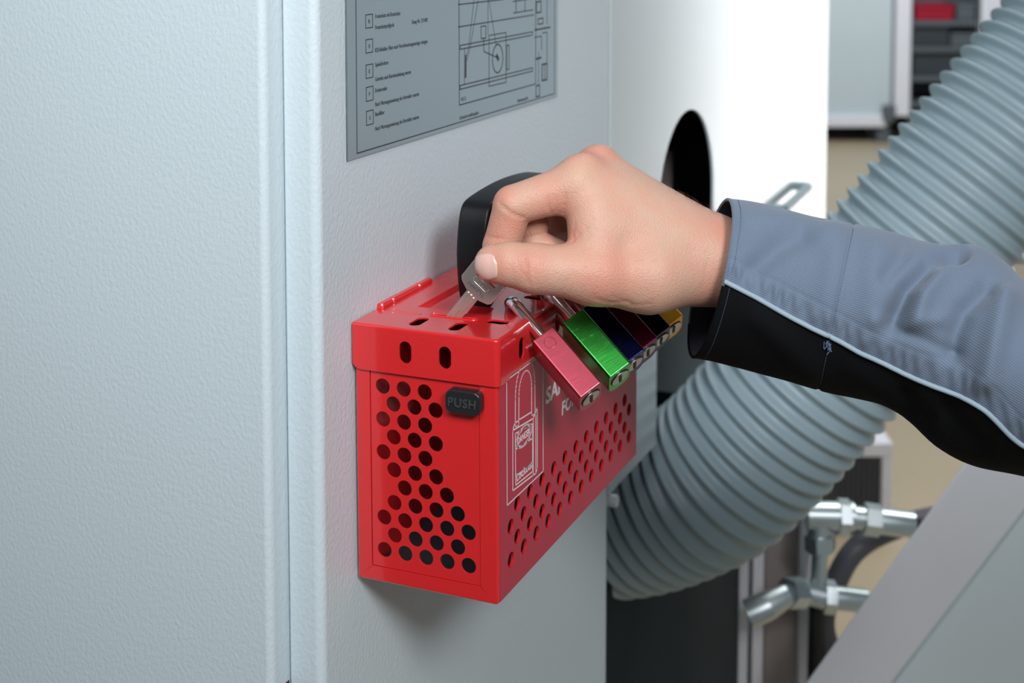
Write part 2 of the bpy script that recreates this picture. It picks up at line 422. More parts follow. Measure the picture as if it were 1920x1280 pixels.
q += stroke(dl((400, -20), (400, 350)), 0.0004) + stroke(dl((405, -20), (480, 440)), 0.0004)
q += stroke(dl((588, 455), (610, 450), (610, 690), (588, 697)), W_, True)
q += stroke(dl((650, 15), (850, -15)), W_) + stroke(dl((655, 130), (850, 98)), W_) + stroke(dl((680, -10), (680, 125)), W_) + stroke(dl((770, -10), (770, 110)), W_)
q += stroke(dl((868, 300), (1020, 272)), 0.0013) + stroke(dl((865, 375), (935, 360), (935, 500)), W_) + stroke(dl((945, 330), (990, 322), (990, 640)), W_)
q += stroke(dl((880, 860), (915, 850), (915, 960), (880, 968)), 0.0011, True) + stroke(dl((940, 645), (990, 635), (990, 795), (940, 805)), 0.0014, True)
q += stroke(dl((880, 590), (930, 575)), 0.0016) + stroke(dl((905, 520), (905, 850)), 0.0006) + stroke(dl((965, 650), (965, 790)), 0.0010)
q += stroke(dl((885, 20), (930, 12), (930, 120), (885, 128)), 0.0011, True) + stroke(dl((900, 190), (950, 180), (950, 235), (900, 243)), 0.001, True) + stroke(dl((990, -20), (990, 240)), 0.0006)
link('diagram', strokes_me('diagram', q, 0.00008, lambda y, z, h: (PT + h, y, z)), M_ink, sign, SI)
link('cut_edge', box_me('cut_edge', (0.0001, PY0 - 0.0003, PZ0), (0.0010, PY0, PZ1)), M_aluedge, sign, SI)

# ================================================================== RED LOCKOUT BOX
PHI = 0.0105
MB = Matrix.Translation((0.002, 0, 0)) @ Matrix.Rotation(PHI, 4, 'X')
BD, BL, BH = 0.090, 0.2446, 0.1533
MBn = np.array(MB); MBi = np.array(MB.inverted())
def tb(P): return MBi[:3, :3] @ np.asarray(P) + MBi[:3, 3]
def fb(P): return MBn[:3, :3] @ np.asarray(P) + MBn[:3, 3]
lb = empty('lockout_box', MB, 'red steel lockout box with perforated walls and slotted lid mounted on the cabinet side', 'box')
# --- body shell: rounded box, hollow, window in the end, holes in the long side
bm = bmesh.new(); add_box(bm, (0, 0, 0), (BD - 0.0002, BL, 0.1292), 0.0018, 3)
outer = bm_mesh('body', bm)
bm = bmesh.new(); add_box(bm, (0.0014, 0.0014, 0.0014), (BD - 0.0016, BL - 0.0014, 0.16))
c1 = bm_mesh('c', bm)
win = prism_me('c', [(0.0094, 0.0092), (0.0791, 0.0092), (0.0791, 0.17), (0.0094, 0.17)], -0.01, 0.004, lambda x, y, z: (x, z, y))
mit = [prism_me('c', [(0.0094, 0.0092), (0.0040, 0.0048), (0.0094, 0.0084 + 0.0001)], -0.01, 0.0006, lambda x, y, z: (x, z, y), False),
       prism_me('c', [(0.0791, 0.0092), (0.0842, 0.0046), (0.0791, 0.0085)], -0.01, 0.0006, lambda x, y, z: (x, z, y), False)]
LH = []
for r in range(4):
    for c in range(12 if r % 2 == 0 else 11):
        LH.append((0.0177 + 0.01904 * (c + (0.5 if r % 2 else 0)), 0.0195 + 0.0098 * r))
HR = 0.00435
hv = merge([prism(circ(y, z, HR, 20), 0.08, 0.1, lambda a, b, c: (c, a, b)) for y, z in LH])
hol = mesh('c', *hv); bm = bmesh.new(); bm.from_mesh(hol); bmesh.ops.recalc_face_normals(bm, faces=bm.faces); bm.to_mesh(hol); bm.free()
body = boolean(outer, [c1, win, hol] + mit); body.name = 'body'
body.materials.clear(); finish(body, True, 30)
link('body', body, M_red, lb)
link('inner_shade_sheet', box_me('inner_shade_sheet', (0.0022, 0.0040, 0.0016), (BD - 0.004, BL - 0.004, 0.0022)), M_shelfdark, lb)  # dark sheet added as shade behind the holes; the box inside is red
# --- perforated end panel, set back inside the flanges
ROWS = [(0, 2, 4), (1, 3, 5), (0, 2, 4), (1, 3, 5), (0, 2, 4), (1, 3, 5), (2, 4, 6), (1, 3, 5, 7), (0, 2, 4, 6, 8), (1, 3, 5, 7), (0, 2, 4, 6, 8)]
EH = []
for k, cols in enumerate(ROWS):
    z = 0.1172 - 0.00973 * k
    for c in cols: EH.append((0.0176 + 0.00672 * c, z))
link('end_panel', plate('end_panel', [(0.0097, 0.0095), (0.0788, 0.0095), (0.0788, 0.129), (0.0097, 0.129)], [circ(x, z, 0.0045, 24) for x, z in EH], 0.0010, 0.0002, lambda x, y, z: (x, 0.0016 - z, y)), M_red, lb)
# --- lid: rounded shell with recess and slots
T = 0.0016
LZ0 = 0.1262
bm = bmesh.new(); vs = add_box(bm, (-0.0008, -T, LZ0 - 0.02), (BD + T, BL + T, BH))
ev = [e for e in bm.edges if abs(e.verts[0].co.z - e.verts[1].co.z) > 0.01 and e.verts[0].co.x > 0.05]
bmesh.ops.bevel(bm, geom=ev, offset=0.0032, segments=5, affect='EDGES', profile=0.5)
ev = [e for e in bm.edges if abs(e.verts[0].co.z - BH) < 1e-5 and abs(e.verts[1].co.z - BH) < 1e-5 and not (e.verts[0].co.x < 0.01 and e.verts[1].co.x < 0.01)]
bmesh.ops.bevel(bm, geom=ev, offset=0.0016, segments=4, affect='EDGES', profile=0.5)
lid = bm_mesh('lid', bm)
cav = box_me('c', (-0.0008 + 0.001, -T + 0.001, 0.05), (BD + T - 0.001, BL + T - 0.001, BH - 0.001))
lid = boolean(lid, [cav])
# cut the skirt: end face bottom with a rounded back corner, long side with a small step
sk_end = [(-0.01, 0.05), (0.2, 0.05), (0.2, LZ0 + 0.0007), (0.0046, LZ0)] + [(0.0046 - 0.0058 * math.sin(a), LZ0 + 0.0058 - 0.0058 * math.cos(a)) for a in np.linspace(0, PI / 2, 7)] + [(-0.01, LZ0 + 0.0058)]
k_end = prism_me('c', sk_end, -0.05, 0.0125, lambda x, y, z: (x, z, y))
k_long = prism_me('c', [(0.0124, 0.05), (0.4, 0.05), (0.4, LZ0 + 0.0022), (0.0146, LZ0 + 0.0022), (0.0124, LZ0 - 0.001)], -0.05, 0.2, lambda x, y, z: (z, x, y))
bump = prism_me('c', [(0.015, BH - 0.0045), (0.0675, BH - 0.0045), (0.0675, BH - 0.0005), (0.015, BH - 0.0005)], 0.037, 0.207, lambda x, y, z: (x, z, y), False)
lid = boolean(lid, [k_end, k_long])
lid = boolean(lid, [bump], 'UNION')
# recess frustum
def frus(x0, x1, ya, yb, z, dz_, s):
    V = [(x0, ya, z), (x1, ya, z), (x1, yb, z), (x0, yb, z), (x0 + s, ya + s, z - dz_), (x1 - s, ya + s, z - dz_), (x1 - s, yb - s, z - dz_), (x0 + s, yb - s, z - dz_)]
    V += [(v[0], v[1], z + 0.01) for v in V[:4]]
    F = [[7, 6, 5, 4], [0, 1, 5, 4], [1, 2, 6, 5], [2, 3, 7, 6], [3, 0, 4, 7], [8, 9, 1, 0], [9, 10, 2, 1], [10, 11, 3, 2], [11, 8, 0, 3], [8, 9, 10, 11]]
    me = mesh('c', V, F, False); bm = bmesh.new(); bm.from_mesh(me); bmesh.ops.recalc_face_normals(bm, faces=bm.faces); bm.to_mesh(me); bm.free(); return me
rec = frus(0.0195, 0.0640, 0.0420, 0.202, BH + 0.00001, 0.0030, 0.0030)
SL_Y = [0.0310 + 0.0280 * i for i in range(8)]
slots = []
for y in SL_Y:
    slots.append(prism(stadium(0.0766, y, 0.0068, 0.0038), 0.15, 0.16))
    slots.append(prism(stadium(y, 0.1396, 0.0037, 0.0063), 0.085, 0.1, lambda a, b, c: (c, a, b)))
for x in (0.0340, 0.0590):
    slots.append(prism(stadium(x + 0.0003, 0.0145, 0.0036, 0.0085), 0.15, 0.16))
    slots.append(prism(stadium(x - 0.0004, 0.1396, 0.0038, 0.0064), -0.01, 0.003, lambda a, b, c: (a, c, b)))
slots.append(prism(stadium(0.0490, 0.0302, 0.0115, 0.0011, 4), 0.15, 0.16))
sm = mesh('c', *merge(slots), smooth=False); bm = bmesh.new(); bm.from_mesh(sm); bmesh.ops.recalc_face_normals(bm, faces=bm.faces); bm.to_mesh(sm); bm.free()
lid = boolean(lid, [rec, sm]); lid.name = 'lid'; lid.materials.clear(); finish(lid, True, 32)
lid_o = link('lid', lid, M_red, lb)
# raised lip round the key slot and rims of the pressed slots
def loop_tube(poly, r, fn, n=6):
    P = [fn(*p) for p in poly] + [fn(*poly[0])]
    return tube(P, r, n, False)
link('key_slot_lip', mesh('key_slot_lip', *loop_tube(stadium(0.0490, 0.0302, 0.0150, 0.0021, 4), 0.00055, lambda x, y: (x, y, BH + 0.0001))), M_red, lid_o)
link('key_emblem', mesh('key_emblem', *merge([loop_tube([(0.0285, 0.0265), (0.0130, 0.0262)] + [(0.0105 + 0.0035 * math.cos(a), 0.0280 + 0.0035 * math.sin(a)) for a in np.linspace(5.6, 0.7, 14)] + [(0.0285, 0.0295)], 0.0002, lambda x, y: (x, y, BH))])), M_red, lid_o)
# hinge along the back of the lid
hp = []
for k, (ya, yb) in enumerate(((0.030, 0.0435), (0.044, 0.0785), (0.079, 0.0965))):
    n = 8
    prof = [(ya, 0.0016), (ya + 0.0007, 0.0024)] + [(yb - 0.0007, 0.0024), (yb, 0.0016)]
    V, F = tube([(0.0002, a, BH + 0.0009) for a, r in prof], [r for a, r in prof], 12)
    link('hinge_knuckle', mesh('hinge_knuckle', V, F), M_red, lb)
# --- black push button
btn = prism_me('button', rrect(0.0602, 0.1097, 0.0820, 0.1233, 0.0042, 6), 0.0, 0.0065, lambda x, y, z: (x, 0.0006 - z, y))
bm = bmesh.new(); bm.from_mesh(btn)
top = [e for e in bm.edges if all(abs(v.co.y + 0.0059) < 1e-5 for v in e.verts)]
bmesh.ops.bevel(bm, geom=top, offset=0.0012, segments=3, affect='EDGES', profile=0.5)
btn = bm_mesh('push_button', bm)
btn_o = link('push_button', btn, M_button, lb)
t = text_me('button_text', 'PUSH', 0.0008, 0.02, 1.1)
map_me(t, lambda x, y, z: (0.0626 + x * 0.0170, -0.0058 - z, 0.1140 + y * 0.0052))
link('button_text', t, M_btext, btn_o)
# --- crimson label film on the long side with printed lock drawing and words
link('label_film', plate('label_film', [(0.0022, 0.0012), (BL - 0.0012, 0.0012), (BL - 0.0012, 0.1285), (0.0022, 0.1285)], [circ(y, z, HR + 0.0001, 20) for y, z in LH], 0.0003, 0, lambda x, y, z: (BD - 0.0002 + z, x, y)), M_crim, lb)
LX = BD + 0.00012
def on_label(u, v):
    o = tb(CAM_LOC); d = MBi[:3, :3] @ ray(u, v); p = o + d * (BD - o[0]) / d[0]; return (p[1], p[2])
zl = lambda u, v: on_label(900 + u / 2.781, 660 + v / 2.781)
def ll(*P): return [zl(*p) for p in P]
q = []; LW = 0.0008
q += stroke([(0.0126, 0.0536), (0.0670, 0.0536), (0.0670, 0.1262), (0.0126, 0.1262)], 0.0007, True)
oy = [zl(183, 380), zl(183, 190)]; iy = [zl(201, 375), zl(203, 200)]
yo0, yo1, yi0, yi1 = zl(183, 200)[0], zl(285, 150)[0], zl(202, 200)[0], zl(268, 150)[0]
zs = zl(232, 170)[1]
ro, ri = (yo1 - yo0) / 2, (yi1 - yi0) / 2; cyo = (yo0 + yo1) / 2; cyi = (yi0 + yi1) / 2
q += stroke([zl(183, 385)] + [(cyo - ro * math.cos(a), zs - 0.004 + ro * 1.25 * math.sin(a)) for a in np.linspace(0, PI, 21)] + [zl(286, 318)], LW)
q += stroke([zl(201, 380)] + [(cyi - ri * math.cos(a), zs - 0.004 + ri * 1.25 * math.sin(a)) for a in np.linspace(0, PI, 17)] + [zl(268, 322)], LW)
q += stroke(ll((183, 385), (192, 390), (201, 380)), LW) + stroke(ll((268, 322), (275, 332), (286, 318)), LW)
q += stroke(ll((170, 408), (277, 345), (277, 640), (170, 722)), LW, True)
q += stroke(ll((170, 408), (180, 370), (203, 355)), LW) + stroke(ll((203, 352), (267, 312)), LW) + stroke(ll((286, 302), (298, 292), (298, 605), (290, 632), (277, 640)), LW) + stroke(ll((298, 292), (277, 345)), LW)
q += stroke(ll((290, 330), (290, 632)), LW)
q += stroke(ll((183, 425), (273, 372), (273, 622), (185, 693)), LW, True)
q += stroke(ll((183, 508), (273, 448)), LW) + stroke(ll((186, 645), (273, 580)), LW)
cx, cy = zl(228, 437); ex = (zl(270, 412)[0] - zl(187, 462)[0]) / 2
q += stroke([(cx + ex * math.cos(a), cy + 0.0058 * math.sin(a)) for a in np.linspace(0, 2 * PI, 29)[:-1]], LW, True)
q += stroke([(cx + ex * 0.86 * math.cos(a), cy + 0.0045 * math.sin(a)) for a in np.linspace(0, 2 * PI, 29)[:-1]], 0.0005, True)
link('lock_drawing', strokes_me('lock_drawing', q, 0.00005, lambda y, z, h: (LX + h, y, z)), M_white, lb)
def label_text(s, y, z, wd, h, bold=0.02, nm='label_text', slant=0.0):
    t = text_me(nm, s, 0.00005, bold); map_me(t, lambda a, b, c: (LX + c, y + a * wd + b * h * slant, z + b * h)); link(nm, t, M_white, lb)
label_text('DANGER', cx - ex * 0.78, cy - 0.0020, ex * 1.56, 0.0042)
p0 = zl(190, 680); label_text('Lockout', p0[0], zl(186, 682)[1] + 0.0004, zl(273, 600)[0] - p0[0], 0.0048, 0.015)
label_text('SAFETY', 0.0713, 0.0933, 0.058, 0.0098, 0.03, slant=0.12)
label_text('FOR', 0.0975, 0.0779, 0.026, 0.0085, 0.03, slant=0.12)
# --- folding carry handle, standing up from the lid recess
hl = [(0.0665, 0.1500), (0.0628, 0.1610), (0.0602, 0.1800), (0.0620, 0.1960), (0.0652, 0.2065), (0.0700, 0.2125), (0.0800, 0.2148), (0.1000, 0.2165), (0.1225, 0.2172)]
hl = hl + [(0.245 - y, z) for y, z in hl[::-1][1:]]
hl = catmull(np.array(hl), 70)
HX0, HX1, HT = 0.0360, 0.0560, 0.0075
V, F = [], []
prof = []
for k, (cx_, cz_) in enumerate(((1, 1), (-1, 1), (-1, -1), (1, -1))):
    for a in np.linspace(k * PI / 2, k * PI / 2 + PI / 2, 5):
        r = 0.0022
        prof.append((cx_ * ((HX1 - HX0) / 2 - r) + r * math.cos(a), cz_ * (HT / 2 - r) + r * math.sin(a)))
tg = np.gradient(hl, axis=0); tg /= np.linalg.norm(tg, axis=1)[:, None]
for (y, z), (ty, tz) in zip(hl, tg):
    ny, nz = -tz, ty      # outward
    for px_, pz_ in prof:
        o_ = pz_ - HT / 2
        V.append(((HX0 + HX1) / 2 + px_, y + ny * o_, z + nz * o_))
n = len(prof)
for i in range(len(hl) - 1):
    for k in range(n): F.append([i * n + k, i * n + (k + 1) % n, (i + 1) * n + (k + 1) % n, (i + 1) * n + k])
F += [list(range(n)), [(len(hl) - 1) * n + k for k in range(n)]]
me = mesh('handle', V, F); bm = bmesh.new(); bm.from_mesh(me); me = bm_mesh('handle', bm)
tag(link('handle', me, M_blackpl, lb), 'black plastic arched carry handle')

# ------------------------------------------------------------------ padlocks
a_ = np.array([0.771, -0.2584, -0.582]); a_ /= np.linalg.norm(a_)
w2_ = np.array([-0.2617, 0.7046, -0.6596]); w2_ -= a_ * np.dot(a_, w2_); w2_ /= np.linalg.norm(w2_)
w1_ = np.cross(w2_, a_)
if w1_[2] < 0: w1_ = -w1_
LKW, LKT, LKH = 0.0245, 0.0158, 0.0435
# local frame: x = w1 (thickness), y = w2 (width), z = -a (towards the shackle); origin = shackle-end corner of the narrow front face
Rl = np.column_stack([w1_, w2_, -a_])
if np.linalg.det(Rl) < 0: print('LEFT HANDED LOCK FRAME')
def lock_body():
    r = 0.0016
    out = rrect(0, 0, LKT, LKW, r, 4)
    # the far side is rounder
    out = [p for p in rrect(0, 0, LKT, LKW * 0.6, 0.0013, 4) if p[1] < LKW * 0.5] 
    out = arc(LKT - 0.0013, 0.0013, 0.0013, -90, 0, 4) + [(LKT, LKW - 0.006)] + arc(LKT - 0.006, LKW - 0.006, 0.006, 0, 90, 6) + arc(0.006, LKW - 0.006, 0.006, 90, 180, 6) + arc(0.0016, 0.0016, 0.0016, 180, 270, 4)
    me = prism_me('b', out, -LKH, 0)
    bm = bmesh.new(); bm.from_mesh(me)
    es = [e for e in bm.edges if all(abs(v.co.z) < 1e-6 for v in e.verts) or all(abs(v.co.z + LKH) < 1e-6 for v in e.verts)]
    bmesh.ops.bevel(bm, geom=es, offset=0.0006, segments=2, affect='EDGES', profile=0.5)
    return bm_mesh('lock_body', bm)
LB = lock_body()
def shackle_me():
    y0_, y1_ = 0.0048, 0.0205; r = (y1_ - y0_) / 2; hz = 0.0235
    P = [(LKT / 2, y0_, -0.004)] + [(LKT / 2, y0_, z) for z in np.linspace(0, hz, 6)]
    P += [(LKT / 2, (y0_ + y1_) / 2 - r * math.cos(t), hz + r * math.sin(t)) for t in np.linspace(0, PI, 25)[1:-1]]
    P += [(LKT / 2, y1_, z) for z in np.linspace(hz, 0, 6)] + [(LKT / 2, y1_, -0.004)]
    return mesh('shackle', *tube(P, 0.0037, 24, False), True, 0)
SH = shackle_me()
bm = bmesh.new()
bmesh.ops.create_cone(bm, cap_ends=True, segments=28, radius1=0.0060, radius2=0.0060, depth=0.001, matrix=Matrix.Translation((LKT / 2, 0.0105, -LKH - 0.0002)))
CORE = bm_mesh('core', bm)
KW = box_me('keyway', (LKT / 2 - 0.0008, 0.0060, -LKH - 0.0012), (LKT / 2 + 0.0008, 0.0150, -LKH - 0.0006))
RIM = mesh('core_rim', *loop_tube(circ(LKT / 2, 0.0105, 0.0064, 24), 0.0004, lambda x, y: (x, y, -LKH)))
EMB = mesh('embossed_ring', *loop_tube(circ(LKT / 2 - 0.0002, -0.0072, 0.0034, 28), 0.00014, lambda x, z: (x, 0.0, z)))
LOCKS = [('pink-red', 'padlock with brushed front and stamped circle, nearest of the row', (0.50, 0.085, 0.12, 1), 0.30),
         ('bright green', 'padlock hanging beside the pink-red padlock', (0.06, 0.50, 0.08, 1), 0.27),
         ('navy blue', 'padlock hanging right behind the green padlock', (0.010, 0.012, 0.07, 1), 0.25),
         ('dark maroon', 'padlock hanging between the navy and black padlocks', (0.085, 0.008, 0.028, 1), 0.3),
         ('black', 'padlock hanging between the maroon and yellow padlocks', (0.008, 0.012, 0.011, 1), 0.3),
         ('golden yellow', 'padlock hanging farthest in the row on the red box', (0.80, 0.40, 0.03, 1), 0.4)]
# corner of the green lock, from its true depth beside the lid
G0 = tb(at(1054, 606, 0.868)); R0 = tb(at(997, 640, 0.842))
YS = [0, 0.0, 0.0265, 0.0525, 0.0790, 0.1060]
for i, (cn, rest, colr, rg) in enumerate(LOCKS):
    o3 = R0 if i == 0 else G0 + np.array([0, YS[i], 0])
    Ml = Matrix([[Rl[r][0], Rl[r][1], Rl[r][2], o3[r]] for r in range(3)] + [[0, 0, 0, 1]])
    root = empty('padlock', MB @ Ml, cn + ' ' + rest, 'padlock', 'padlocks hooked into the lid of the red box')
    mm = anod('anodised_' + cn.replace(' ', '_').replace('-', '_'), colr, rg)
    b = bpy.data.objects.new('lock_body', LB); COL.objects.link(b); b.parent = root
    if not LB.materials: LB.materials.append(None)
    b.material_slots[0].link = 'OBJECT'; b.material_slots[0].material = mm
    link('shackle', SH, M_chrome, root); co = link('lock_core', CORE, M_core, root)
    link('keyway', KW, M_gasket, co); link('core_rim', RIM, M_gasket, co)
    if i == 0:
        e = link('embossed_ring', EMB, None, b); EMB.materials.append(mm)

# ------------------------------------------------------------------ key held in the fingers
e_ = np.array([0.63, 0.777]); e_ /= np.linalg.norm(e_); p_ = np.array([e_[1], -e_[0]])
K0 = np.array([0.0582, 0.1708])          # left end of the shoulder
def kmap(a, b, h):                        # a: across, b: along blade (up), h: towards the viewer
    q_ = K0 + p_ * a + e_ * b; return (q_[0], 0.0302 - h, q_[1])
def kw(a, b, h): return fb(kmap(a, b, h))
key = empty('key', MB @ Matrix.Translation((0.048, 0.0302, 0.1535)), 'silver key with stamped numbers held between thumb and finger over the lid slot', 'key')
KI = key.matrix_world.inverted()
head = [(-0.0010, 0.0), (-0.0062, 0.0022), (-0.0078, 0.0040), (-0.0078, 0.0170), (-0.0065, 0.0215), (-0.001, 0.0240), (0.0094, 0.0240), (0.0149, 0.0215), (0.0160, 0.0170), (0.0160, 0.0040), (0.0147, 0.0022), (0.0092, 0.0)]
hole = rrect(-0.0040, 0.0128, 0.0122, 0.0190, 0.0010)
link('key_head', plate('key_head', head, [hole], 0.0024, 0.0004, lambda x, y, z: fb(kmap(x, y, z - 0.0012))), M_nickel, key, KI)
blade = [(0.0, 0.001), (0.0, -0.0215), (0.0035, -0.0255), (0.0052, -0.0250), (0.0060, -0.0232), (0.0072, -0.0205), (0.0070, -0.0180), (0.0082, -0.0165), (0.0079, -0.0130), (0.0084, -0.0118), (0.0084, 0.001)]
link('key_blade', plate('key_blade', blade, [], 0.0020, 0.0002, lambda x, y, z: fb(kmap(x, y, z - 0.0010))), M_nickel, key, KI)
gro = [box_me('g', (0, 0, 0), (1, 1, 1)) for _ in range(3)]
for g, (xa, xb, ya, yb) in zip(gro, ((0.0010, 0.0023, -0.021, -0.0005), (0.0028, 0.0046, -0.0225, -0.0005), (0.0053, 0.0066, -0.013, -0.0008))):
    map_me(g, lambda x, y, z: fb(kmap((xa + xb) / 2 + (xb - xa) * (x - 0.5) * (1.0 - 0.8 * z), ya + (yb - ya) * y, 0.0008 + 0.0010 * z)))
link('blade_ridge', join_me('blade_ridge', gro), M_nickel, key, KI)
t = text_me('stamped_number', '10075L', 0.0003, 0.0, 1.25); map_me(t, lambda a, b, c: fb(kmap(-0.0018 + a * 0.0122, 0.0034 + b * 0.0022, 0.0012 + c)))
link('stamped_number', t, M_aluedge, key, KI)
t = text_me('stamped_mark', 'ABUS', 0.0003, 0.0); map_me(t, lambda a, b, c: fb(kmap(0.0006 + a * 0.0074, 0.0081 + b * 0.0020, 0.0012 + c)))
link('stamped_mark', t, M_nickel, key, KI)
link('stamped_oval', mesh('stamped_oval', *loop_tube(stadium(0.0043, 0.0091, 0.0056, 0.0019, 5), 0.00016, lambda x, y: fb(kmap(x, y, 0.0012)))), M_nickel, key, KI)

# ================================================================== CORRUGATED HOSE
hp = [(2330, -330, 1.40), (2170, -100, 1.40), (2016, 100, 1.40), (1850, 303, 1.40), (1686, 504, 1.41), (1520, 700, 1.43), (1370, 866, 1.46), (1280, 924, 1.49), (1180, 958, 1.53), (1060, 968, 1.58), (940, 950, 1.64), (800, 900, 1.70)]
hc = np.array([at(*p) for p in hp])
hc = catmull(hc, 400)
seg = np.linalg.norm(np.diff(hc, axis=0), axis=1); S = np.concatenate([[0], np.cumsum(seg)])
PITCH_H = 0.0158; RH = 0.0855; PER = 14
ns = int(S[-1] / PITCH_H * PER)
ss = np.linspace(0, S[-1], ns)
hcp = np.column_stack([np.interp(ss, S, hc[:, k]) for k in range(3)])
ph = 2 * PI * ss / PITCH_H
rad = RH - 0.0075 * (1 - (0.5 + 0.5 * np.cos(ph)) ** 1.15)
V, F = tube(hcp, rad, 64, False)
rad2 = rad[::-1] - 0.003
V2, F2 = tube(hcp[::-1], rad2, 64, False)
hose = mesh('corrugated_hose', V, F, True, 0)
tag(link('corrugated_hose', hose, M_hose), 'thick grey corrugated exhaust hose running through the slot behind the arm', 'hose')

# ================================================================== BACKGROUND MACHINE PARTS
# dark machine base under the hose
p1 = on_x(1136, 1280, -0.06); 
MYb = on_x(1386, 1200, -0.06)[1]
link('machine_base', box_me('machine_base', (-0.5, 0.46, FLZ), (-0.06, MYb, -0.26)), M_teal, cab, CI)
cabp = []
def post(u0, u1, vtop, d, depth, m, name, label, cat, parent=None):
    """upright standing on the floor whose visible face spans u0..u1 at distance d"""
    v_ = 1100
    A, B = at(u0, v_, d), at(u1, v_, d); zt = at(u0, vtop, d)[2]
    ax = (B - A) * np.array([1, 1, 0]); wd = np.linalg.norm(ax); ax /= wd; ay = np.array([-ax[1], ax[0], 0])
    M = Matrix([[ax[0], ay[0], 0, A[0]], [ax[1], ay[1], 0, A[1]], [0, 0, 1, FLZ], [0, 0, 0, 1]])
    return box_me(name, (0, 0, 0), (wd, depth, zt - FLZ), min(0.004, wd * 0.2), 2), M
st = empty('valve_stand', Matrix.Translation(at(1460, 1200, 1.78) * np.array([1, 1, 0]) + np.array([0, 0, FLZ])), 'white-edged upright sheet stand carrying the hydraulic fittings below the hose', 'stand')
SIv = st.matrix_world.inverted()
for (u0, u1, vt, d, dp, m, nm) in ((1385, 1403, 950, 1.74, 0.02, M_whitemetal, 'upright'), (1411, 1433, 950, 1.76, 0.02, M_whitemetal, 'upright'), (1433, 1500, 930, 1.775, 0.004, M_taupe, 'sheet'), (1500, 1519, 930, 1.76, 0.02, M_whitemetal, 'upright')):
    me, M = post(u0, u1, vt, d, dp, m, nm, None, None); link(nm, me, m, st, SIv @ M)
def pipe(name, P, r, m, parent, n=14):
    V, F = tube(P, r, n); return link(name, mesh(name, V, F), m, parent, parent.matrix_world.inverted())
def fitting(name, pts, label):
    root = empty(name, Matrix.Translation(pts[0]), label, 'pipe fitting'); return root
D1 = 1.68
fu = empty('hydraulic_fitting', Matrix.Translation(at(1530, 970, D1)), 'upper zinc-plated hydraulic tee fitting with a crimped hose end, below the sleeve', 'pipe fitting', 'hydraulic fittings on the stand')
def hexnut(name, A, B, r, m, parent):
    V, F = tube([A, B], r, 6); o = link(name, mesh(name, V, F, False), m, parent, parent.matrix_world.inverted()); return o
pipe('tee_body', [at(1512, 966, D1), at(1600, 968, D1)], 0.0165, M_zinc, fu)
hexnut('hex_nut', at(1572, 968, D1), at(1592, 969, D1), 0.0205, M_zinc, fu)
pipe('coupling', [at(1592, 969, D1), at(1622, 972, D1)], 0.013, M_zinc, fu)
hexnut('hex_nut', at(1620, 972, D1), at(1648, 976, D1), 0.0185, M_zinc, fu)
pipe('crimp_sleeve', [at(1648, 976, D1), at(1712, 984, D1)], 0.0150, M_zinc, fu)
pipe('tee_branch', [at(1535, 975, D1), at(1537, 1035, D1)], 0.0140, M_zinc, fu)
hexnut('hex_nut', at(1537, 1002, D1), at(1538, 1030, D1), 0.0185, M_zinc, fu)
fl = empty('hydraulic_fitting', Matrix.Translation(at(1540, 1120, D1)), 'lower zinc-plated hydraulic elbow fitting with hex nuts, under the tee fitting', 'pipe fitting', 'hydraulic fittings on the stand')
pipe('riser', [at(1537, 1036, D1), at(1534, 1110, D1)], 0.0095, M_zinc, fl)
pipe('elbow_body', [at(1505, 1108, D1), at(1548, 1118, D1)], 0.015, M_zinc, fl)
hexnut('hex_nut', at(1475, 1112, D1 - .02), at(1505, 1110, D1), 0.0175, M_zinc, fl)
pipe('elbow_arm', [at(1475, 1115, D1 - .02), at(1440, 1135, D1 - .03), at(1403, 1152, D1 - .03)], [0.013, 0.016, 0.0165], M_zinc, fl)
hexnut('hex_nut', at(1545, 1118, D1), at(1565, 1120, D1), 0.019, M_zinc, fl)
pipe('crimp_sleeve', [at(1565, 1120, D1), at(1625, 1127, D1)], 0.0135, M_zinc, fl)
hs = [(1712, 984, D1), (1750, 980, D1 + .02), (1840, 950, D1 + .1)]
h1 = catmull([at(*p) for p in hs], 16)
tag(link('hydraulic_hose', mesh('hydraulic_hose', *tube(h1, 0.0125, 12)), M_rubber), 'short grey hydraulic hose leaving the crimped end of the tee fitting', 'hose')
hs = [(1600, 1330, D1 + .06), (1545, 1180, D1 + .05), (1568, 1090, D1 + .05), (1610, 1025, D1 + .05), (1690, 985, D1 + .08), (1800, 960, D1 + .15)]
h2 = catmull([at(*p) for p in hs], 40)
tag(link('hydraulic_hose', mesh('hydraulic_hose', *tube(h2, 0.0135, 12)), M_rubber), 'grey hydraulic hose bending in an arc behind the zinc fittings', 'hose')
hs = [(1531, 1110, D1 + .03), (1529, 1190, D1 + .03), (1527, 1300, D1 + .03), (1527, 1420, D1 + .04)]
h3 = catmull([at(*p) for p in hs], 20)
tag(link('power_cable', mesh('power_cable', *tube(h3, 0.0085, 10)), M_gasket), 'black cable hanging straight down beside the white edge of the stand', 'cable')
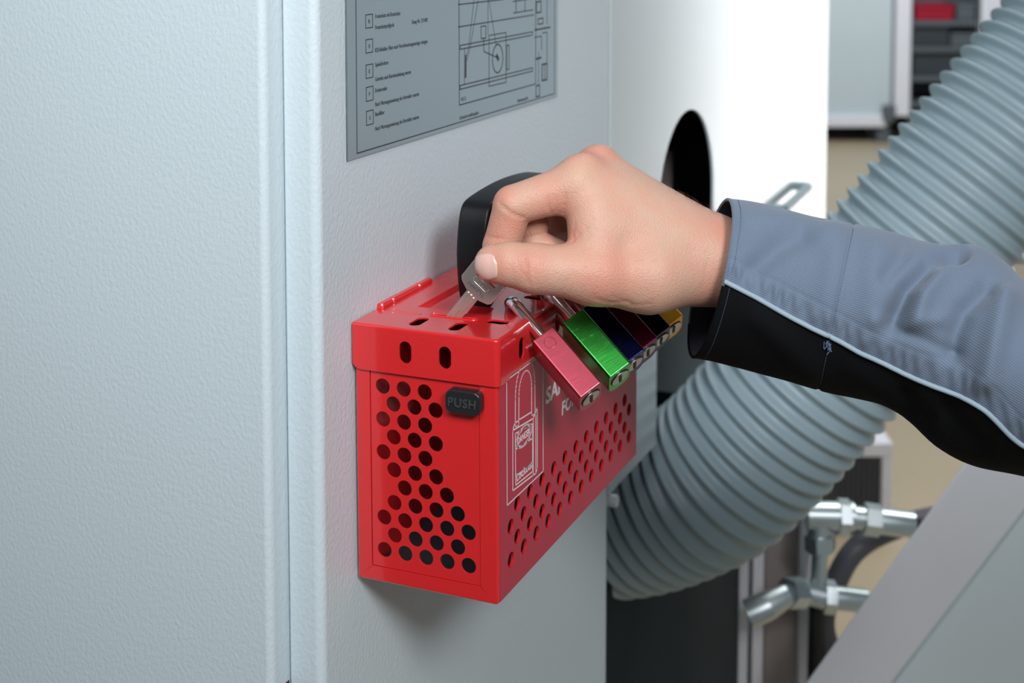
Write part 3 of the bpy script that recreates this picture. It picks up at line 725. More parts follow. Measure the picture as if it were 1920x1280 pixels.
# small radiator cart far behind
dR = 3.1
A, B = at(1560, 945, dR), at(1671, 945, dR); zt = at(1600, 826, dR)[2]
ax = (B - A) * np.array([1, 1, 0]); wd = np.linalg.norm(ax); ax /= wd; ay = np.array([-ax[1], ax[0], 0])
rr = empty('cooler_unit', Matrix([[ax[0], ay[0], 0, A[0]], [ax[1], ay[1], 0, A[1]], [0, 0, 1, FLZ], [0, 0, 0, 1]]), 'small dark finned cooler in a white frame on the floor behind the hose', 'cooler')
ht = zt - FLZ
link('cooler_core', box_me('cooler_core', (0.0, 0.01, 0.0), (wd - 0.022, 0.12, ht - 0.03)), M_shelfdark, rr)
fin = box_me('fin', (0, 0, 0.004), (0.004, 0.012, ht - 0.034))
for k in range(9):
    o = link('fin', fin, M_rubber, rr, Matrix.Translation((0.004 + k * (wd - 0.03) / 8.6, 0, 0)))
link('frame_rail', box_me('frame_rail', (-0.01, -0.005, ht - 0.03), (wd, 0.13, ht), 0.003), M_whitemetal, rr)
link('frame_post', box_me('frame_post', (wd - 0.022, -0.005, 0), (wd, 0.13, ht - 0.03), 0.003), M_whitemetal, rr)
# inclined conveyor cover at lower right
D2, D3 = 1.50, 1.40
hv = np.array([-math.sin(YAW), math.cos(YAW), 0.0])
def slab(name, px, d, thick, m, parent, bevel=0.002):
    P = [at(u, v, d(u, v)) for u, v in px]
    nrm = np.cross(P[1] - P[0], P[2] - P[0]); nrm /= np.linalg.norm(nrm)
    if np.dot(nrm, hv) < 0: nrm = -nrm
    n = len(P); V = P + [p + nrm * thick for p in P]
    me = mesh(name, V, [list(range(n)), list(range(n, 2 * n))[::-1]] + [[i, (i + 1) % n, n + (i + 1) % n, n + i] for i in range(n)], False)
    bm = bmesh.new(); bm.from_mesh(me); bmesh.ops.recalc_face_normals(bm, faces=bm.faces)
    bmesh.ops.bevel(bm, geom=list(bm.edges), offset=bevel, segments=2, affect='EDGES', profile=0.5)
    return link(name, bm_mesh(name, bm), m, parent, parent.matrix_world.inverted())
cv = empty('conveyor_cover', Matrix.Translation(at(1900, 1300, 1.5) * np.array([1, 1, 0]) + np.array([0, 0, FLZ])), 'inclined steel-edged machine cover rising at the lower right below the sleeve', 'machine cover')
dp = lambda u, v: 1.5
slab('steel_rail', [(1395, 1445), (1830, 840), (2010, 840), (1545, 1445)], dp, 0.004, M_steel, cv)
slab('side_sheet', [(1552, 1445), (2016, 840), (2500, 840), (2500, 1445)], lambda u, v: 1.515, 0.02, M_paint2, cv)

for u in (1640, 1990):
    a = at(u, 1440, 1.53); ax_ = RCn[:, 0] * np.array([1, 1, 0]); b = a + ax_ * 0.04 + hv * 0.04
    x0_, x1_, y0_, y1_ = min(a[0], b[0]), max(a[0], b[0]), min(a[1], b[1]), max(a[1], b[1])
    link('support_leg', box_me('support_leg', (x0_, y0_, FLZ), (x1_, y1_, at(u, 1380, 1.53)[2]), 0.002), M_steel, cv, cv.matrix_world.inverted())
# ------------------------------------------------------------------ far hall objects
def standing(u0, u1, vbase):
    A, B = on_z(u0, vbase, FLZ), on_z(u1, vbase, FLZ)
    ax = B - A; wd = np.linalg.norm(ax); ax /= wd; ay = np.array([-ax[1], ax[0], 0])
    return Matrix([[ax[0], ay[0], 0, A[0]], [ax[1], ay[1], 0, A[1]], [0, 0, 1, FLZ], [0, 0, 0, 1]]), wd, 1 / (FPX / np.dot(A - CAM_LOC, RCn @ np.array([0, 0, -1.])))
M, wd, mp = standing(1440, 1705, 268)
fc = empty('far_cabinet', M, 'pale far machine cabinet with bluish corner post, standing on feet behind the panel edge', 'cabinet')
link('cabinet_box', box_me('cabinet_box', (0, 0.02, 33 * mp), (wd - 34 * mp, 0.9, 2.2), 0.01), M_green2, fc)
link('corner_post', box_me('corner_post', (wd - 30 * mp, 0, 50 * mp), (wd, 0.9, 2.2), 0.01), M_whitemetal, fc)
link('bottom_rail', box_me('bottom_rail', (0, -0.01, 30 * mp), (wd - 45 * mp, 0.1, 52 * mp), 0.01), M_whitemetal, fc)
for x0_ in (0.05, wd - 60 * mp):
    link('foot', box_me('foot', (x0_, 0.02, 0), (x0_ + 25 * mp, 0.15, 34 * mp), 0.01), M_rack, fc)
link('hinge_block', box_me('hinge_block', (wd - 52 * mp, -0.03, 42 * mp), (wd - 28 * mp, 0.02, 72 * mp), 0.01), M_rack, fc)
link('under_gap_shade', box_me('under_gap_shade', (0.02, 0.22, 0.0), (wd - 60 * mp, 0.86, 34 * mp)), M_gasket, fc)  # near-black block in the gap below the cabinet: shade put into the colour
M, wd, mp = standing(1700, 1834, 262)
rk = empty('storage_rack', M, 'grey storage rack full of dark boxes, far behind the hose', 'rack')
for x0_ in (0, wd - 0.02): link('rack_post', box_me('rack_post', (x0_, 0, 0), (x0_ + 0.02, 0.4, 2.0)), M_rack, rk)
for z in (62, 110, 165, 214):
    link('rack_shelf', box_me('rack_shelf', (0.02, 0, z * mp), (wd - 0.02, 0.4, z * mp + 0.03)), M_rack, rk)
link('rack_back', box_me('rack_back', (0.02, 0.4, 0.1), (wd - 0.02, 0.42, 2.0)), M_rack, rk)
RKM = M
def rbox(name, x0_, x1_, z0_, h_, m, label, grp=None, dy=0.03):
    bm = bmesh.new(); add_box(bm, (0, 0, 0), (x1_ - x0_, 0.3, h_), 0.008)
    bm2 = bm_mesh(name, bm)
    r = empty(name, RKM @ Matrix.Translation((x0_, dy, z0_)), label, 'bin', grp)
    link('bin_body', bm2, m, r)
    link('bin_rim', box_me('bin_rim', (-0.004, -0.008, h_ - 0.02), (x1_ - x0_ + 0.004, 0.0, h_ - 0.002), 0.003), m, r)
rbox('storage_bin', 14 * mp, 86 * mp, 214 * mp + 0.03, 30 * mp, M_redbin, 'red plastic bin on the far grey storage rack')
rbox('storage_bin', 92 * mp, 126 * mp, 214 * mp + 0.03, 34 * mp, M_rack, 'grey bin beside the red bin on the far rack')
rbox('storage_bin', 10 * mp, 78 * mp, 165 * mp + 0.03, 40 * mp, M_shelfdark, 'wide dark bin on the shelf below the red bin')
rbox('storage_bin', 82 * mp, 126 * mp, 165 * mp + 0.03, 26 * mp, M_rack, 'low grey bin below the grey bin on the far rack')
rbox('storage_bin', 12 * mp, 118 * mp, 110 * mp + 0.03, 45 * mp, M_shelfdark, 'widest dark bin on the third shelf of the far rack')
M, wd, mp = standing(1833, 1990, 262)
wc = empty('white_locker', M, 'white locker beside the storage rack, far behind the hose', 'locker')
link('locker_body', box_me('locker_body', (0, 0, 0.05), (wd, 0.5, 2.0), 0.01), M_whitemetal, wc)
link('locker_door', box_me('locker_door', (0.03, -0.015, 0.1), (wd - 0.03, 0.0, 1.97), 0.005), M_whitemetal, wc)
link('locker_plinth', box_me('locker_plinth', (0.02, 0.02, 0), (wd - 0.02, 0.48, 0.05)), M_gasket, wc)

# ================================================================== PERSON (hand, forearm and sleeve in view)
def px2m(r, d): return r * d / FPX
prims = []
def cap(A, B, ra, rb, k=0.006):
    """round cone between pixel-depth points; radii in photo pixels at that depth"""
    prims.append((at(*A), at(*B), px2m(ra, A[2]), px2m(rb, B[2]), k))
# palm and metacarpals
WR = [(1345, 490, 0.868), (1345, 492, 0.885)]
cap((1082, 348, 0.852), (1325, 478, 0.862), 47, 66, 0.0)
cap((1102, 338, 0.864), (1325, 475, 0.872), 42, 62, 0.020)
cap((1120, 322, 0.876), (1325, 472, 0.882), 43, 60, 0.020)
cap((1140, 352, 0.900), (1330, 482, 0.896), 40, 56, 0.014)
cap((1150, 392, 0.920), (1330, 500, 0.902), 38, 54, 0.014)
cap((1110, 515, 0.836), (1215, 515, 0.846), 55, 66, 0.014)      # thumb metacarpal
cap((1215, 515, 0.846), (1345, 495, 0.872), 67, 72, 0.014)
cap((1160, 505, 0.875), (1300, 515, 0.885), 60, 58, 0.012)      # heel of the palm
cap((1112, 400, 0.846), (1118, 462, 0.840), 50, 52, 0.010)      # web
cap((1150, 430, 0.850), (1230, 470, 0.855), 60, 62, 0.012)
# forearm
cap((1340, 488, 0.868), (1700, 600, 0.868), 74, 84, 0.012)
cap((1340, 496, 0.892), (1700, 610, 0.885), 68, 78, 0.012)
# thumb
cap((1120, 513, 0.834), (1000, 503, 0.8275), 54, 45, 0.010)
cap((1000, 503, 0.8275), (955, 495, 0.8285), 45, 40, 0.006)
cap((955, 495, 0.8285), (926, 494, 0.8300), 40, 36.5, 0.004)
# index
cap((1076, 350, 0.851), (962, 384, 0.848), 44, 37, 0.008)
cap((962, 384, 0.848), (940, 462, 0.853), 36.5, 34.5, 0.0025)
cap((940, 462, 0.853), (940, 505, 0.8555), 34, 28, 0.003)
cap((1090, 318, 0.852), (1094, 316, 0.853), 24, 24, 0.012)      # knuckle
cap((1122, 298, 0.874), (1128, 298, 0.876), 24, 24, 0.010)
# middle
cap((1118, 330, 0.878), (985, 378, 0.8715), 40, 33, 0.004)
cap((985, 378, 0.8715), (996, 422, 0.8715), 33.5, 33, 0.002)
cap((1004, 460, 0.870), (1062, 484, 0.866), 31, 27, 0.0006)
cap((1040, 374, 0.850), (1056, 378, 0.850), 27, 25, 0.0035)     # fleshy fold under the finger root
# ring
cap((1138, 358, 0.903), (1020, 380, 0.913), 38, 33, 0.004)
cap((1020, 380, 0.913), (1035, 445, 0.914), 33, 32, 0.002)
cap((1035, 448, 0.914), (1090, 485, 0.902), 31, 27, 0.002)
# little
cap((1150, 395, 0.922), (1060, 400, 0.938), 34, 29, 0.004)
cap((1060, 400, 0.938), (1072, 452, 0.936), 29, 27, 0.002)
cap((1072, 452, 0.936), (1115, 482, 0.925), 27, 24, 0.002)
creases = []
def sdf(P):
    d = None
    for A, B, ra, rb, k in prims:
        ab = B - A; L2 = ab @ ab
        t = np.clip(((P - A) @ ab) / L2, 0, 1)
        q_ = np.linalg.norm(P - A - t[:, None] * ab, axis=1) - (ra + (rb - ra) * t)
        if d is None: d = q_; continue
        if k <= 0: d = np.minimum(d, q_)
        else:
            h = np.maximum(k - np.abs(d - q_), 0) / k
            d = np.minimum(d, q_) - h * h * h * k / 6.0
    for A, B, r, dep, k in creases:
        ab = B - A; t = np.clip(((P - A) @ ab) / (ab @ ab), 0, 1)
        q_ = np.linalg.norm(P - A - t[:, None] * ab, axis=1)
        d = d + dep * np.exp(-(q_ / r) ** 2)
    return d
def march(u, v, d0=0.75, d1=1.0):
    o = CAM_LOC; r = ray(u, v); L = np.linalg.norm(r); t = d0
    for _ in range(60):
        s = sdf((o + r * t)[None])[0]
        t += s / L * 0.9
        if abs(s) < 1e-5 or t > d1: break
    return o + r * t if t < d1 else None
def normal(P):
    h = 4e-4; E3 = np.eye(3) * h
    g = np.array([sdf((P + E3[i])[None])[0] - sdf((P - E3[i])[None])[0] for i in range(3)]); return g / np.linalg.norm(g)
def crease(pts, r, dep):
    S3 = [march(*p) for p in pts]
    for A, B in zip(S3[:-1], S3[1:]):
        if A is None or B is None or np.linalg.norm(A - B) > 0.03: continue
        NEWC.append((A, B, r, dep, 0))
NEWC = []
# thumb joint wrinkles
crease([(983, 486), (987, 500), (986, 516), (992, 532)], 0.0012, 0.00045)
crease([(972, 490), (977, 506), (984, 530)], 0.0010, 0.0003)
crease([(1003, 490), (1001, 508), (1006, 534)], 0.0010, 0.0003)
crease([(960, 494), (959, 512)], 0.0009, 0.0002)
# finger joint creases
crease([(936, 380), (948, 392), (963, 402), (980, 408)], 0.0012, 0.0008)
crease([(913, 443), (930, 447), (945, 447)], 0.0011, 0.0004)
crease([(1027, 372), (1028, 388), (1034, 400)], 0.0012, 0.0005)
crease([(1060, 365), (1058, 385), (1054, 400)], 0.0012, 0.0006)
crease([(1042, 370), (1042, 396)], 0.0011, 0.0003)
# web folds
crease([(1072, 452), (1085, 438), (1098, 428), (1112, 412)], 0.0013, 0.0005)
crease([(1085, 450), (1102, 441), (1118, 430)], 0.0012, 0.0004)
crease([(1078, 420), (1074, 440), (1076, 452)], 0.0012, 0.0003)
# palm base folds
crease([(1118, 560), (1150, 568), (1180, 566)], 0.0014, 0.0004)
crease([(1150, 556), (1185, 572), (1215, 570)], 0.0014, 0.0003)
# wrist wrinkles
crease([(1330, 470), (1326, 500), (1316, 540)], 0.0014, 0.0002)
creases += NEWC
def surface_nets(lo, hi, h):
    n = np.ceil((hi - lo) / h).astype(int) + 1
    ax = [lo[k] + h * np.arange(n[k]) for k in range(3)]
    D = np.empty(n, np.float32)
    for i in range(n[0]):
        Yg, Zg = np.meshgrid(ax[1], ax[2], indexing='ij')
        P = np.column_stack([np.full(Yg.size, ax[0][i]), Yg.ravel(), Zg.ravel()])
        D[i] = sdf(P).reshape(n[1], n[2])
    I = D < 0
    c = np.zeros(n - 1, np.int8)
    for a in (0, 1):
        for b in (0, 1):
            for e in (0, 1):
                c += I[a:n[0] - 1 + a, b:n[1] - 1 + b, e:n[2] - 1 + e]
    act = (c > 0) & (c < 8); idx = np.argwhere(act)
    vid = -np.ones(n - 1, int); vid[act] = np.arange(len(idx))
    acc = np.zeros((len(idx), 3)); cnt = np.zeros(len(idx))
    crn = [(a, b, e) for a in (0, 1) for b in (0, 1) for e in (0, 1)]
    for i, p in enumerate(crn):
        for j, q_ in enumerate(crn):
            if j <= i or sum(abs(x - y) for x, y in zip(p, q_)) != 1: continue
            d0 = D[tuple((idx + p).T)]; d1 = D[tuple((idx + q_).T)]
            m = (d0 < 0) != (d1 < 0); t = np.where(m, d0 / np.where(d0 == d1, 1, d0 - d1), 0)
            pt = np.array(p) + t[:, None] * (np.array(q_) - np.array(p))
            acc[m] += pt[m]; cnt[m] += 1
    V = lo + h * (idx + acc / cnt[:, None])
    F = []
    for k in range(3):
        sh = [0, 0, 0]; sh[k] = 1
        s0 = [slice(1, n[q] - 1) for q in range(3)]; s0[k] = slice(0, n[k] - 1)
        s1 = list(s0); s1[k] = slice(1, n[k])
        A_ = I[tuple(s0)]; B_ = I[tuple(s1)]
        for flip, m in ((False, A_ & ~B_), (True, ~A_ & B_)):
            e = np.argwhere(m); off = np.array([1, 1, 1]); off[k] = 0; e = e + off
            u, v = (k + 1) % 3, (k + 2) % 3
            du = np.zeros(3, int); du[u] = 1; dv = np.zeros(3, int); dv[v] = 1
            qd = [vid[tuple((e - du - dv).T)], vid[tuple((e - dv).T)], vid[tuple(e.T)], vid[tuple((e - du).T)]]
            if flip: qd = qd[::-1]
            F.append(np.column_stack(qd))
    F = np.vstack(F); F = F[(F >= 0).all(1)]
    return V, F
allp = np.array([p[0] for p in prims[:9]] + [p[1] for p in prims[:9]] + [p[j] for p in prims[11:] for j in (0, 1)] + [at(1430, 530, 0.868)])
lo = allp.min(0) - 0.024; hi = allp.max(0) + 0.024
Vh, Fh = surface_nets(lo, hi, 0.00105)
# blush: redder skin over knuckles, finger joints and tips
blush_pts = [(1108, 285, 0.86, 42), (1128, 280, 0.87, 34), (930, 365, 0.84, 34), (925, 430, 0.842, 42), (960, 420, 0.842, 34), (1000, 425, 0.876, 40), (1010, 460, 0.876, 36), (1050, 480, 0.875, 30), (1080, 440, 0.835, 22), (930, 500, 0.82, 30), (990, 500, 0.815, 36), (1345, 440, 0.855, 46), (1330, 520, 0.85, 40), (1140, 520, 0.82, 60), (1040, 375, 0.84, 34)]
bl = np.zeros(len(Vh))
for u, v, d, r in blush_pts:
    bl = np.maximum(bl, np.exp(-(np.linalg.norm(Vh - at(u, v, d), axis=1) / px2m(r * 1.1, d)) ** 2))
def skin_material():
    m = bpy.data.materials.new('skin'); m.use_nodes = True; nt = m.node_tree; b = nt.nodes['Principled BSDF']
    tc = nt.nodes.new('ShaderNodeTexCoord')
    at_ = nt.nodes.new('ShaderNodeAttribute'); at_.attribute_name = 'blush'
    n = nt.nodes.new('ShaderNodeTexNoise'); n.inputs['Scale'].default_value = 90; n.inputs['Detail'].default_value = 5
    n2 = nt.nodes.new('ShaderNodeTexNoise'); n2.inputs['Scale'].default_value = 700; n2.inputs['Detail'].default_value = 3
    v = nt.nodes.new('ShaderNodeTexVoronoi'); v.inputs['Scale'].default_value = 1100; v.feature = 'F1'
    nt.links.new(tc.outputs['Object'], n.inputs['Vector']); nt.links.new(tc.outputs['Object'], n2.inputs['Vector']); nt.links.new(tc.outputs['Object'], v.inputs['Vector'])
    base = nt.nodes.new('ShaderNodeMix'); base.data_type = 'RGBA'
    base.inputs['A'].default_value = (0.585, 0.378, 0.278, 1); base.inputs['B'].default_value = (0.61, 0.34, 0.255, 1)
    rmp = nt.nodes.new('ShaderNodeMapRange'); rmp.inputs['From Min'].default_value = 0.35; rmp.inputs['From Max'].default_value = 0.68
    nt.links.new(n.outputs['Fac'], rmp.inputs['Value']); nt.links.new(rmp.outputs['Result'], base.inputs['Factor'])
    red = nt.nodes.new('ShaderNodeMix'); red.data_type = 'RGBA'; red.inputs['B'].default_value = (0.62, 0.20, 0.145, 1)
    mul = nt.nodes.new('ShaderNodeMath'); mul.operation = 'MULTIPLY'; mul.inputs[1].default_value = 0.5
    nt.links.new(at_.outputs['Fac'], mul.inputs[0]); nt.links.new(mul.outputs['Value'], red.inputs['Factor'])
    nt.links.new(base.outputs['Result'], red.inputs['A']); nt.links.new(red.outputs['Result'], b.inputs['Base Color'])
    b.inputs['Roughness'].default_value = 0.48; b.inputs['Specular IOR Level'].default_value = 0.4
    b.inputs['Subsurface Weight'].default_value = 0.25; b.inputs['Subsurface Radius'].default_value = (0.9, 0.32, 0.16); b.inputs['Subsurface Scale'].default_value = 0.004
    add = nt.nodes.new('ShaderNodeMath'); add.operation = 'ADD'
    nt.links.new(n2.outputs['Fac'], add.inputs[0]); nt.links.new(v.outputs['Distance'], add.inputs[1])
    bp = nt.nodes.new('ShaderNodeBump'); bp.inputs['Distance'].default_value = 0.0002; bp.inputs['Strength'].default_value = 0.9
    nt.links.new(add.outputs['Value'], bp.inputs['Height']); nt.links.new(bp.outputs['Normal'], b.inputs['Normal'])
    return m
M_skin = skin_material()
PL = at(1700, 640, 0.85)
person = empty('person', Matrix.Translation(PL), 'person in a grey and black work jacket holding a key over the red box', 'person')
PI_ = person.matrix_world.inverted()
hand = bpy.data.meshes.new('hand'); hand.from_pydata((Vh - PL).tolist(), [], Fh.tolist()); finish(hand, True, 0)
at_b = hand.attributes.new('blush', 'FLOAT', 'POINT'); at_b.data.foreach_set('value', bl.astype(np.float32))
link('hand', hand, M_skin, person)
# thumb nail laid on the surface
M_nail = mat('nail', (0.72, 0.45, 0.39, 1), 0.2, coat=0.4, coat_rough=0.15, var=0.06, vscale=200)
nc = (911.5, 500.5); na = math.radians(3)
gu, gv = 15, 15
NV, NF, ok = [], [], True
for j in range(gv):
    for i in range(gu):
        a, b = -1 + 2 * i / (gu - 1), -1 + 2 * j / (gv - 1)
        # square to rounded-square
        x_ = a * math.sqrt(1 - 0.36 * b * b); y_ = b * math.sqrt(1 - 0.36 * a * a)
        u = nc[0] + x_ * 22 + y_ * 4; v = nc[1] + y_ * 27 - x_ * 2
        p = march(u, v)
        if p is None: p = at(u, v, 0.83); 
        nn = normal(p); e = max(abs(a), abs(b))
        NV.append(p + nn * (0.00045 if e < 0.99 else -0.0004))
for j in range(gv - 1):
    for i in range(gu - 1): NF.append([j * gu + i, j * gu + i + 1, (j + 1) * gu + i + 1, (j + 1) * gu + i])
nail = mesh('thumb_nail', np.array(NV) - PL, NF, True, 0)
tag(link('thumb_nail', nail, M_nail, person), 'pale thumb nail')
# fine hairs on wrist and back of the hand
rng = np.random.RandomState(3); parts = []
def contour(u):
    a, b = 300.0 + (u - 1200) * 0.55, 420.0 + (u - 1200) * 0.45     # a: above the hand, b: on it
    for _ in range(12):
        m = (a + b) / 2
        if march(u, m, 0.75, 0.99) is None: a = m
        else: b = m
    return b
CU = np.arange(1232, 1366, 8); CV_ = [contour(u) for u in CU]
for k in range(190):
    edge = k < 75
    if edge: u = rng.uniform(1238, 1352); v = np.interp(u, CU, CV_) + rng.uniform(0.5, 7)
    elif k < 150: u = rng.uniform(1110, 1335); v = rng.uniform(430, 560)
    else: u = rng.uniform(1030, 1130); v = rng.uniform(490, 545)
    p = march(u, v)
    if p is None: continue
    nn = normal(p)
    t = at(u - 30, v + (rng.uniform(-26, -8) if edge else rng.uniform(6, 30)), 0.86) - at(u, v, 0.86); t /= np.linalg.norm(t)
    L = rng.uniform(0.003, 0.0065); d = t + nn * (0.45 if edge else 0.15) + rng.normal(0, 0.15, 3); d /= np.linalg.norm(d)
    d2 = d - nn * 0.3 + rng.normal(0, 0.2, 3); rr_ = 0.00004 if edge else 0.000028
    parts.append(tube([p - nn * 0.0002, p + d * L * 0.5, p + d * L * 0.5 + d2 * L * 0.5], [rr_, rr_ * 0.8, rr_ * 0.4], 3, False))
M_hair = mat('arm_hair', (0.16, 0.075, 0.04, 1), 0.5, var=0.1)
ho = link('arm_hair', mesh('arm_hair', *merge(parts)), M_hair, person, PI_); tag(ho, 'fine brown hair on the wrist', kind='stuff')

# ------------------------------------------------------------------ sleeve
#  s-stations: top px, bottom px, depth, half depth, piping px, near shift px
ST = [((1366, 372), (1300, 671), 0.874, 0.046, (1347, 525), (26, 4)),
      ((1400, 377), (1338, 677), 0.872, 0.047, (1385, 541), (19, 3)),
      ((1450, 387), (1385, 689), 0.870, 0.048, (1430, 562), (10, 2)),
      ((1520, 402), (1450, 710), 0.868, 0.050, (1500, 597), (4, 1)),
      ((1600, 421), (1535, 730), 0.864, 0.052, (1581, 635), (0, 0)),
      ((1680, 437), (1610, 748), 0.860, 0.054, (1655, 673), (0, 0)),
      ((1760, 455), (1685, 776), 0.855, 0.056, (1735, 709), (0, 0)),
      ((1830, 462), (1758, 836), 0.850, 0.060, (1812, 741), (0, 0)),
      ((1885, 490), (1830, 875), 0.845, 0.064, (1868, 772), (0, 0)),
      ((1945, 545), (1910, 893), 0.840, 0.066, (1924, 832), (0, 0)),
      ((2030, 590), (2000, 905), 0.836, 0.068, (2010, 860), (0, 0)),
      ((2150, 610), (2130, 930), 0.832, 0.070, (2140, 880), (0, 0))]
tab = np.array([[*a, *b, c, d, *e, *f] for a, b, c, d, e, f in ST], float)
NS = 420
tabs = catmull(tab, NS)
cen = np.array([at((r[0] + r[2]) / 2, (r[1] + r[3]) / 2, r[4]) for r in tabs])
slen = np.concatenate([[0], np.cumsum(np.linalg.norm(np.diff(cen, axis=0), axis=1))])
def seg_dist(P, L):
    L = np.array(L, float); best = np.full(len(P), 1e9)
    for a, b in zip(L[:-1], L[1:]):
        ab = b - a; t = np.clip(((P - a) @ ab) / (ab @ ab), 0, 1)
        best = np.minimum(best, np.linalg.norm(P - a - t[:, None] * ab, axis=1))
    return best
FOLDS = [([(1800, 468), (1745, 498), (1705, 540), (1685, 585), (1676, 605)], 19, 0.0075),
         ([(1850, 540), (1810, 580), (1792, 625), (1788, 660)], 20, 0.0045),
         ([(1765, 500), (1730, 550), (1718, 590)], 24, -0.0045),
         ([(1500, 440), (1460, 462), (1420, 500)], 24, 0.0034),
         ([(1400, 420), (1470, 415), (1540, 440)], 26, -0.0020),
         ([(1570, 440), (1560, 520), (1545, 590)], 24, -0.0018),
         ([(1640, 470), (1640, 560), (1625, 630)], 30, -0.0022),
         ([(1885, 560), (1865, 640), (1850, 710)], 26, -0.0045),
         ([(1700, 450), (1690, 480), (1660, 520)], 16, 0.002),
         ([(1640, 600), (1700, 610), (1760, 600)], 14, -0.0016),
         ([(1700, 625), (1740, 640), (1790, 665)], 12, 0.0012),
         ([(1700, 738), (1712, 760), (1740, 790)], 16, 0.0022),
         ([(1600, 690), (1650, 730), (1690, 790)], 24, -0.0015),
         ([(1780, 770), (1800, 810), (1850, 840)], 26, 0.003),
         ([(1420, 600), (1480, 650), (1520, 690)], 26, -0.0018)]
def theta_p(r):
    c = np.array([(r[0] + r[2]) / 2, (r[1] + r[3]) / 2]); A = np.array([(r[0] - r[2]) / 2, (r[1] - r[3]) / 2]); p = np.array([r[6], r[7]])
    N = np.array([r[8], r[9]])
    ca = np.dot(p - c - N * 0.95, A) / (A @ A); return math.acos(max(-0.9, min(0.9, ca)))
TP = np.array([theta_p(r) for r in tabs])
def sleeve_pt(i, th, off=0.0):
    r = tabs[i]; th = np.asarray(th, float)
    c = np.array([(r[0] + r[2]) / 2, (r[1] + r[3]) / 2]); A = np.array([(r[0] - r[2]) / 2, (r[1] - r[3]) / 2]); N = np.array([r[8], r[9]])
    u = c[0] + A[0] * np.cos(th) + N[0] * np.sin(th); v = c[1] + A[1] * np.cos(th) + N[1] * np.sin(th)
    d = r[4] - r[5] * np.sin(th)
    P = np.array([at(a, b, c_) for a, b, c_ in zip(u, v, d)])
    nr = P - cen[i]; nr /= np.linalg.norm(nr, axis=1)[:, None]
    front = np.clip(np.sin(th) * 2.5, 0, 1)
    uv = np.column_stack([u, v]); disp = np.zeros(len(th))
    for L, wd_, amp in FOLDS: disp -= 1.7 * amp * np.exp(-(seg_dist(uv, L) / wd_) ** 2) * front
    # broad wrinkles all round and puckers along the piping seam
    disp += 0.0008 * np.sin(slen[i] * 95 + 2.2 * np.sin(th)) * (0.4 + 0.6 * min(1, slen[i] / 0.05))
    dth = (TP[i] - th)
    disp += 0.0009 * np.sin(slen[i] * 2 * PI / 0.0085 + 1.3 * math.sin(slen[i] * 160)) * np.exp(-((dth - 0.16) / 0.09) ** 2)
    disp += -0.0007 * np.exp(-((dth - 0.30) / 0.012) ** 2)                       # top-stitch groove
    sv = seam_s
    disp += (-0.0008 * math.exp(-((slen[i] - sv) / 0.0012) ** 2))
    return P + nr * (disp + off)[:, None]
seam_s = float(np.interp(4 / 11, np.linspace(0, 1, NS), slen))
NT = 110
UVL = []
def sleeve_grid(name, t0f, t1f, m, nt, off=0.0, i0=0, i1=NS, parent=None, thick=0.0011, th_off=None):
    V, F, UV = [], [], []
    for i in range(i0, i1):
        th = np.linspace(t0f(i), t1f(i), nt)
        o_ = np.full(nt, off)
        V.append(sleeve_pt(i, th, o_)); UV += [(slen[i], t * 0.05) for t in th]
    V = np.vstack(V); rows = i1 - i0
    F = [[i * nt + k, (i + 1) * nt + k, (i + 1) * nt + k + 1, i * nt + k + 1] for i in range(rows - 1) for k in range(nt - 1)]
    me = mesh(name, V - PL, F, True, 0)
    ul = me.uv_layers.new(name='UVMap'); li = np.empty(len(me.loops), int); me.loops.foreach_get('vertex_index', li)
    ul.data.foreach_set('uv', np.array(UV)[li].ravel())
    o = link(name, me, m, parent)
    return o
def twill(name, col, fac=0.18, rough=0.85, sheen=0.2):
    m = mat(name, col, rough, spec=0.12); nt = m.node_tree; b = nt.nodes['Principled BSDF']
    uv = nt.nodes.new('ShaderNodeUVMap'); mp = nt.nodes.new('ShaderNodeMapping'); mp.inputs['Rotation'].default_value = (0, 0, math.radians(-8))
    wv = nt.nodes.new('ShaderNodeTexWave'); wv.bands_direction = 'Y'; wv.inputs['Scale'].default_value = 245; wv.inputs['Distortion'].default_value = 1.2; wv.inputs['Detail'].default_value = 2; wv.inputs['Detail Scale'].default_value = 3
    nt.links.new(uv.outputs['UV'], mp.inputs['Vector']); nt.links.new(mp.outputs['Vector'], wv.inputs['Vector'])
    n = nt.nodes.new('ShaderNodeTexNoise'); n.inputs['Scale'].default_value = 1500; nt.links.new(uv.outputs['UV'], n.inputs['Vector'])
    ad = nt.nodes.new('ShaderNodeMath'); ad.operation = 'MULTIPLY_ADD'; ad.inputs[1].default_value = 0.6
    nt.links.new(n.outputs['Fac'], ad.inputs[0]); nt.links.new(wv.outputs['Fac'], ad.inputs[2])
    mx = nt.nodes.new('ShaderNodeMix'); mx.data_type = 'RGBA'
    mx.inputs['A'].default_value = tuple(c * (1 - fac) for c in col[:3]) + (1,); mx.inputs['B'].default_value = tuple(c * (1 + fac) for c in col[:3]) + (1,)
    nt.links.new(ad.outputs['Value'], mx.inputs['Factor']); nt.links.new(mx.outputs['Result'], b.inputs['Base Color'])
    bp = nt.nodes.new('ShaderNodeBump'); bp.inputs['Distance'].default_value = 0.00018; bp.inputs['Strength'].default_value = 0.7
    nt.links.new(ad.outputs['Value'], bp.inputs['Height']); nt.links.new(bp.outputs['Normal'], b.inputs['Normal'])
    b.inputs['Sheen Weight'].default_value = sheen; b.inputs['Sheen Roughness'].default_value = 0.5
    return m
M_grey = twill('grey_twill', lin(105, 120, 139))
M_blk = twill('black_twill', (0.0042, 0.0048, 0.0058, 1), 0.3, sheen=0.0)
M_pipe = mat('reflective_piping', lin(150, 172, 184), 0.45, var=0.05)
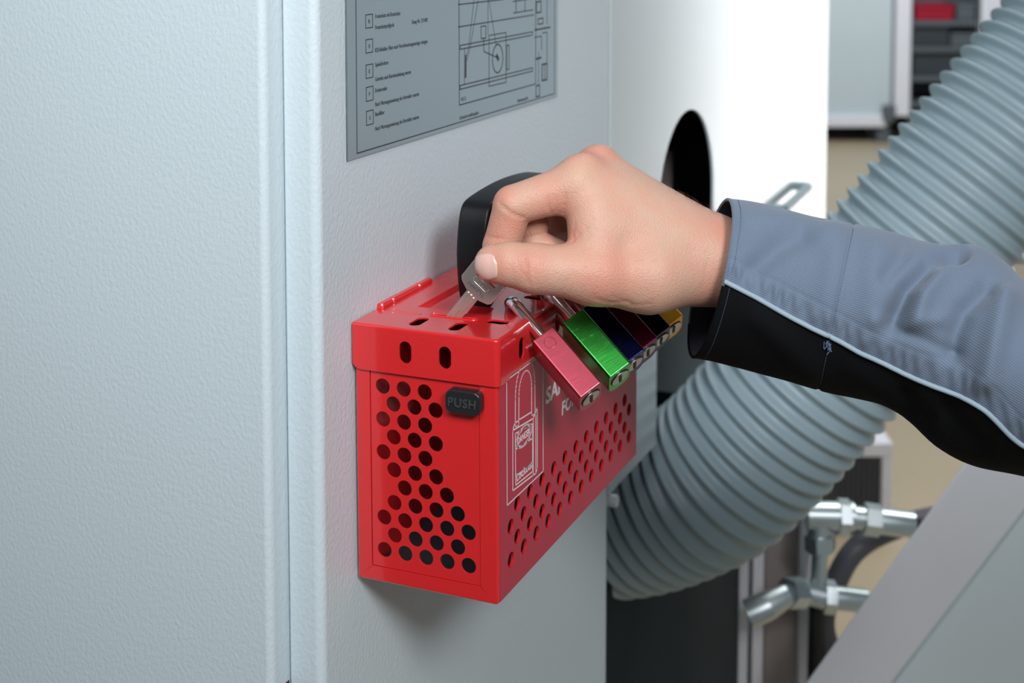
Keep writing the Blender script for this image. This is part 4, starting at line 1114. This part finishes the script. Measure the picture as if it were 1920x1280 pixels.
M_thread = mat('blue_thread', lin(88, 104, 134), 0.7, var=0.1)
M_lining = mat('dark_lining', (0.028, 0.030, 0.042, 1), 0.85, var=0.1)
sl_o = sleeve_grid('sleeve', lambda i: TP[i] - 2 * PI + 2.45, lambda i: TP[i], M_grey, 150, parent=person)
tag(sl_o, 'grey twill upper sleeve')
bk = sleeve_grid('black_panel', lambda i: TP[i], lambda i: TP[i] + 2.45, M_blk, 80, parent=sl_o); tag(bk, 'black twill under sleeve')
pp = np.array([sleeve_pt(i, [TP[i]], np.array([0.0006]))[0] for i in range(NS)])
tag(link('piping', mesh('piping', *tube(pp - PL, 0.00145, 10)), M_pipe, sl_o), 'pale reflective piping')
# hem: rolled edge and lining inside the cuff
ring = np.linspace(0, 2 * PI, 97)[:-1]
hem = sleeve_pt(0, ring, np.full(96, -0.0006)); hem = np.vstack([hem, hem[:1]])
g_ = np.array([0 <= ((t - (TP[0] - 2 * PI + 2.45)) % (2 * PI)) <= 2 * PI - 2.45 for t in ring])
def hem_run(sel, m, name):
    idx = [k for k in range(96) if sel[k]]
    # contiguous rotation
    st_ = next(k for k in idx if (k - 1) % 96 not in idx); P = []
    k = st_
    while k % 96 in idx: P.append(hem[k % 96]); k += 1
    P.append(hem[k % 96])
    link(name, mesh(name, *tube(np.array(P) - PL, 0.0010, 8)), m, sl_o)
hem_run(g_, M_grey, 'cuff_hem'); hem_run(~g_, M_blk, 'cuff_hem')
LV = np.vstack([sleeve_pt(i, np.linspace(0, 2 * PI, 73), np.full(73, -0.0016)) for i in range(0, 60, 2)])
LF = [[i * 73 + k, i * 73 + k + 1, (i + 1) * 73 + k + 1, (i + 1) * 73 + k] for i in range(29) for k in range(72)]
link('cuff_lining', mesh('cuff_lining', LV - PL, LF, True, 0), M_lining, sl_o)
# stitching
def stitches(path, on=3, offp=2, r=0.00016):
    out = []; k = 0
    while k + on < len(path):
        out.append(tube(path[k:k + on + 1], r, 4, False)); k += on + offp
    return out
stp = []
iS = int(np.searchsorted(slen, seam_s))
stp += stitches(sleeve_pt(iS, np.linspace(0.35, 2.75, 190), np.full(190, 0.0002)), 2, 1)
iH = int(np.searchsorted(slen, 0.0045))
stp += stitches(sleeve_pt(iH, np.linspace(0.2, 2.95, 260), np.full(260, 0.00015)), 2, 1)
row = np.array([sleeve_pt(i, [TP[i] - 0.30], np.array([0.0001]))[0] for i in range(4, NS - 4)])
stp += stitches(row, 3, 1)
link('stitching', mesh('stitching', *merge([(v - PL, f) for v, f in stp])), M_thread, sl_o)
# tangle of loose thread where the seam crosses the piping
rng = np.random.RandomState(8); tg_ = []
bse = sleeve_pt(iS, [TP[iS] + 0.10], np.array([0.0006]))[0]; rt = RCn[:, 0]; up_ = RCn[:, 1]
for k in range(5):
    P = [bse + rt * rng.normal(0, 0.0012) + up_ * rng.uniform(-0.0055, 0.0035) + rng.normal(0, 0.0002, 3) for _ in range(5)]
    tg_.append(tube(catmull(P, 24) - PL, 0.00022, 5, False))
link('loose_thread', mesh('loose_thread', *merge(tg_)), M_thread, sl_o)
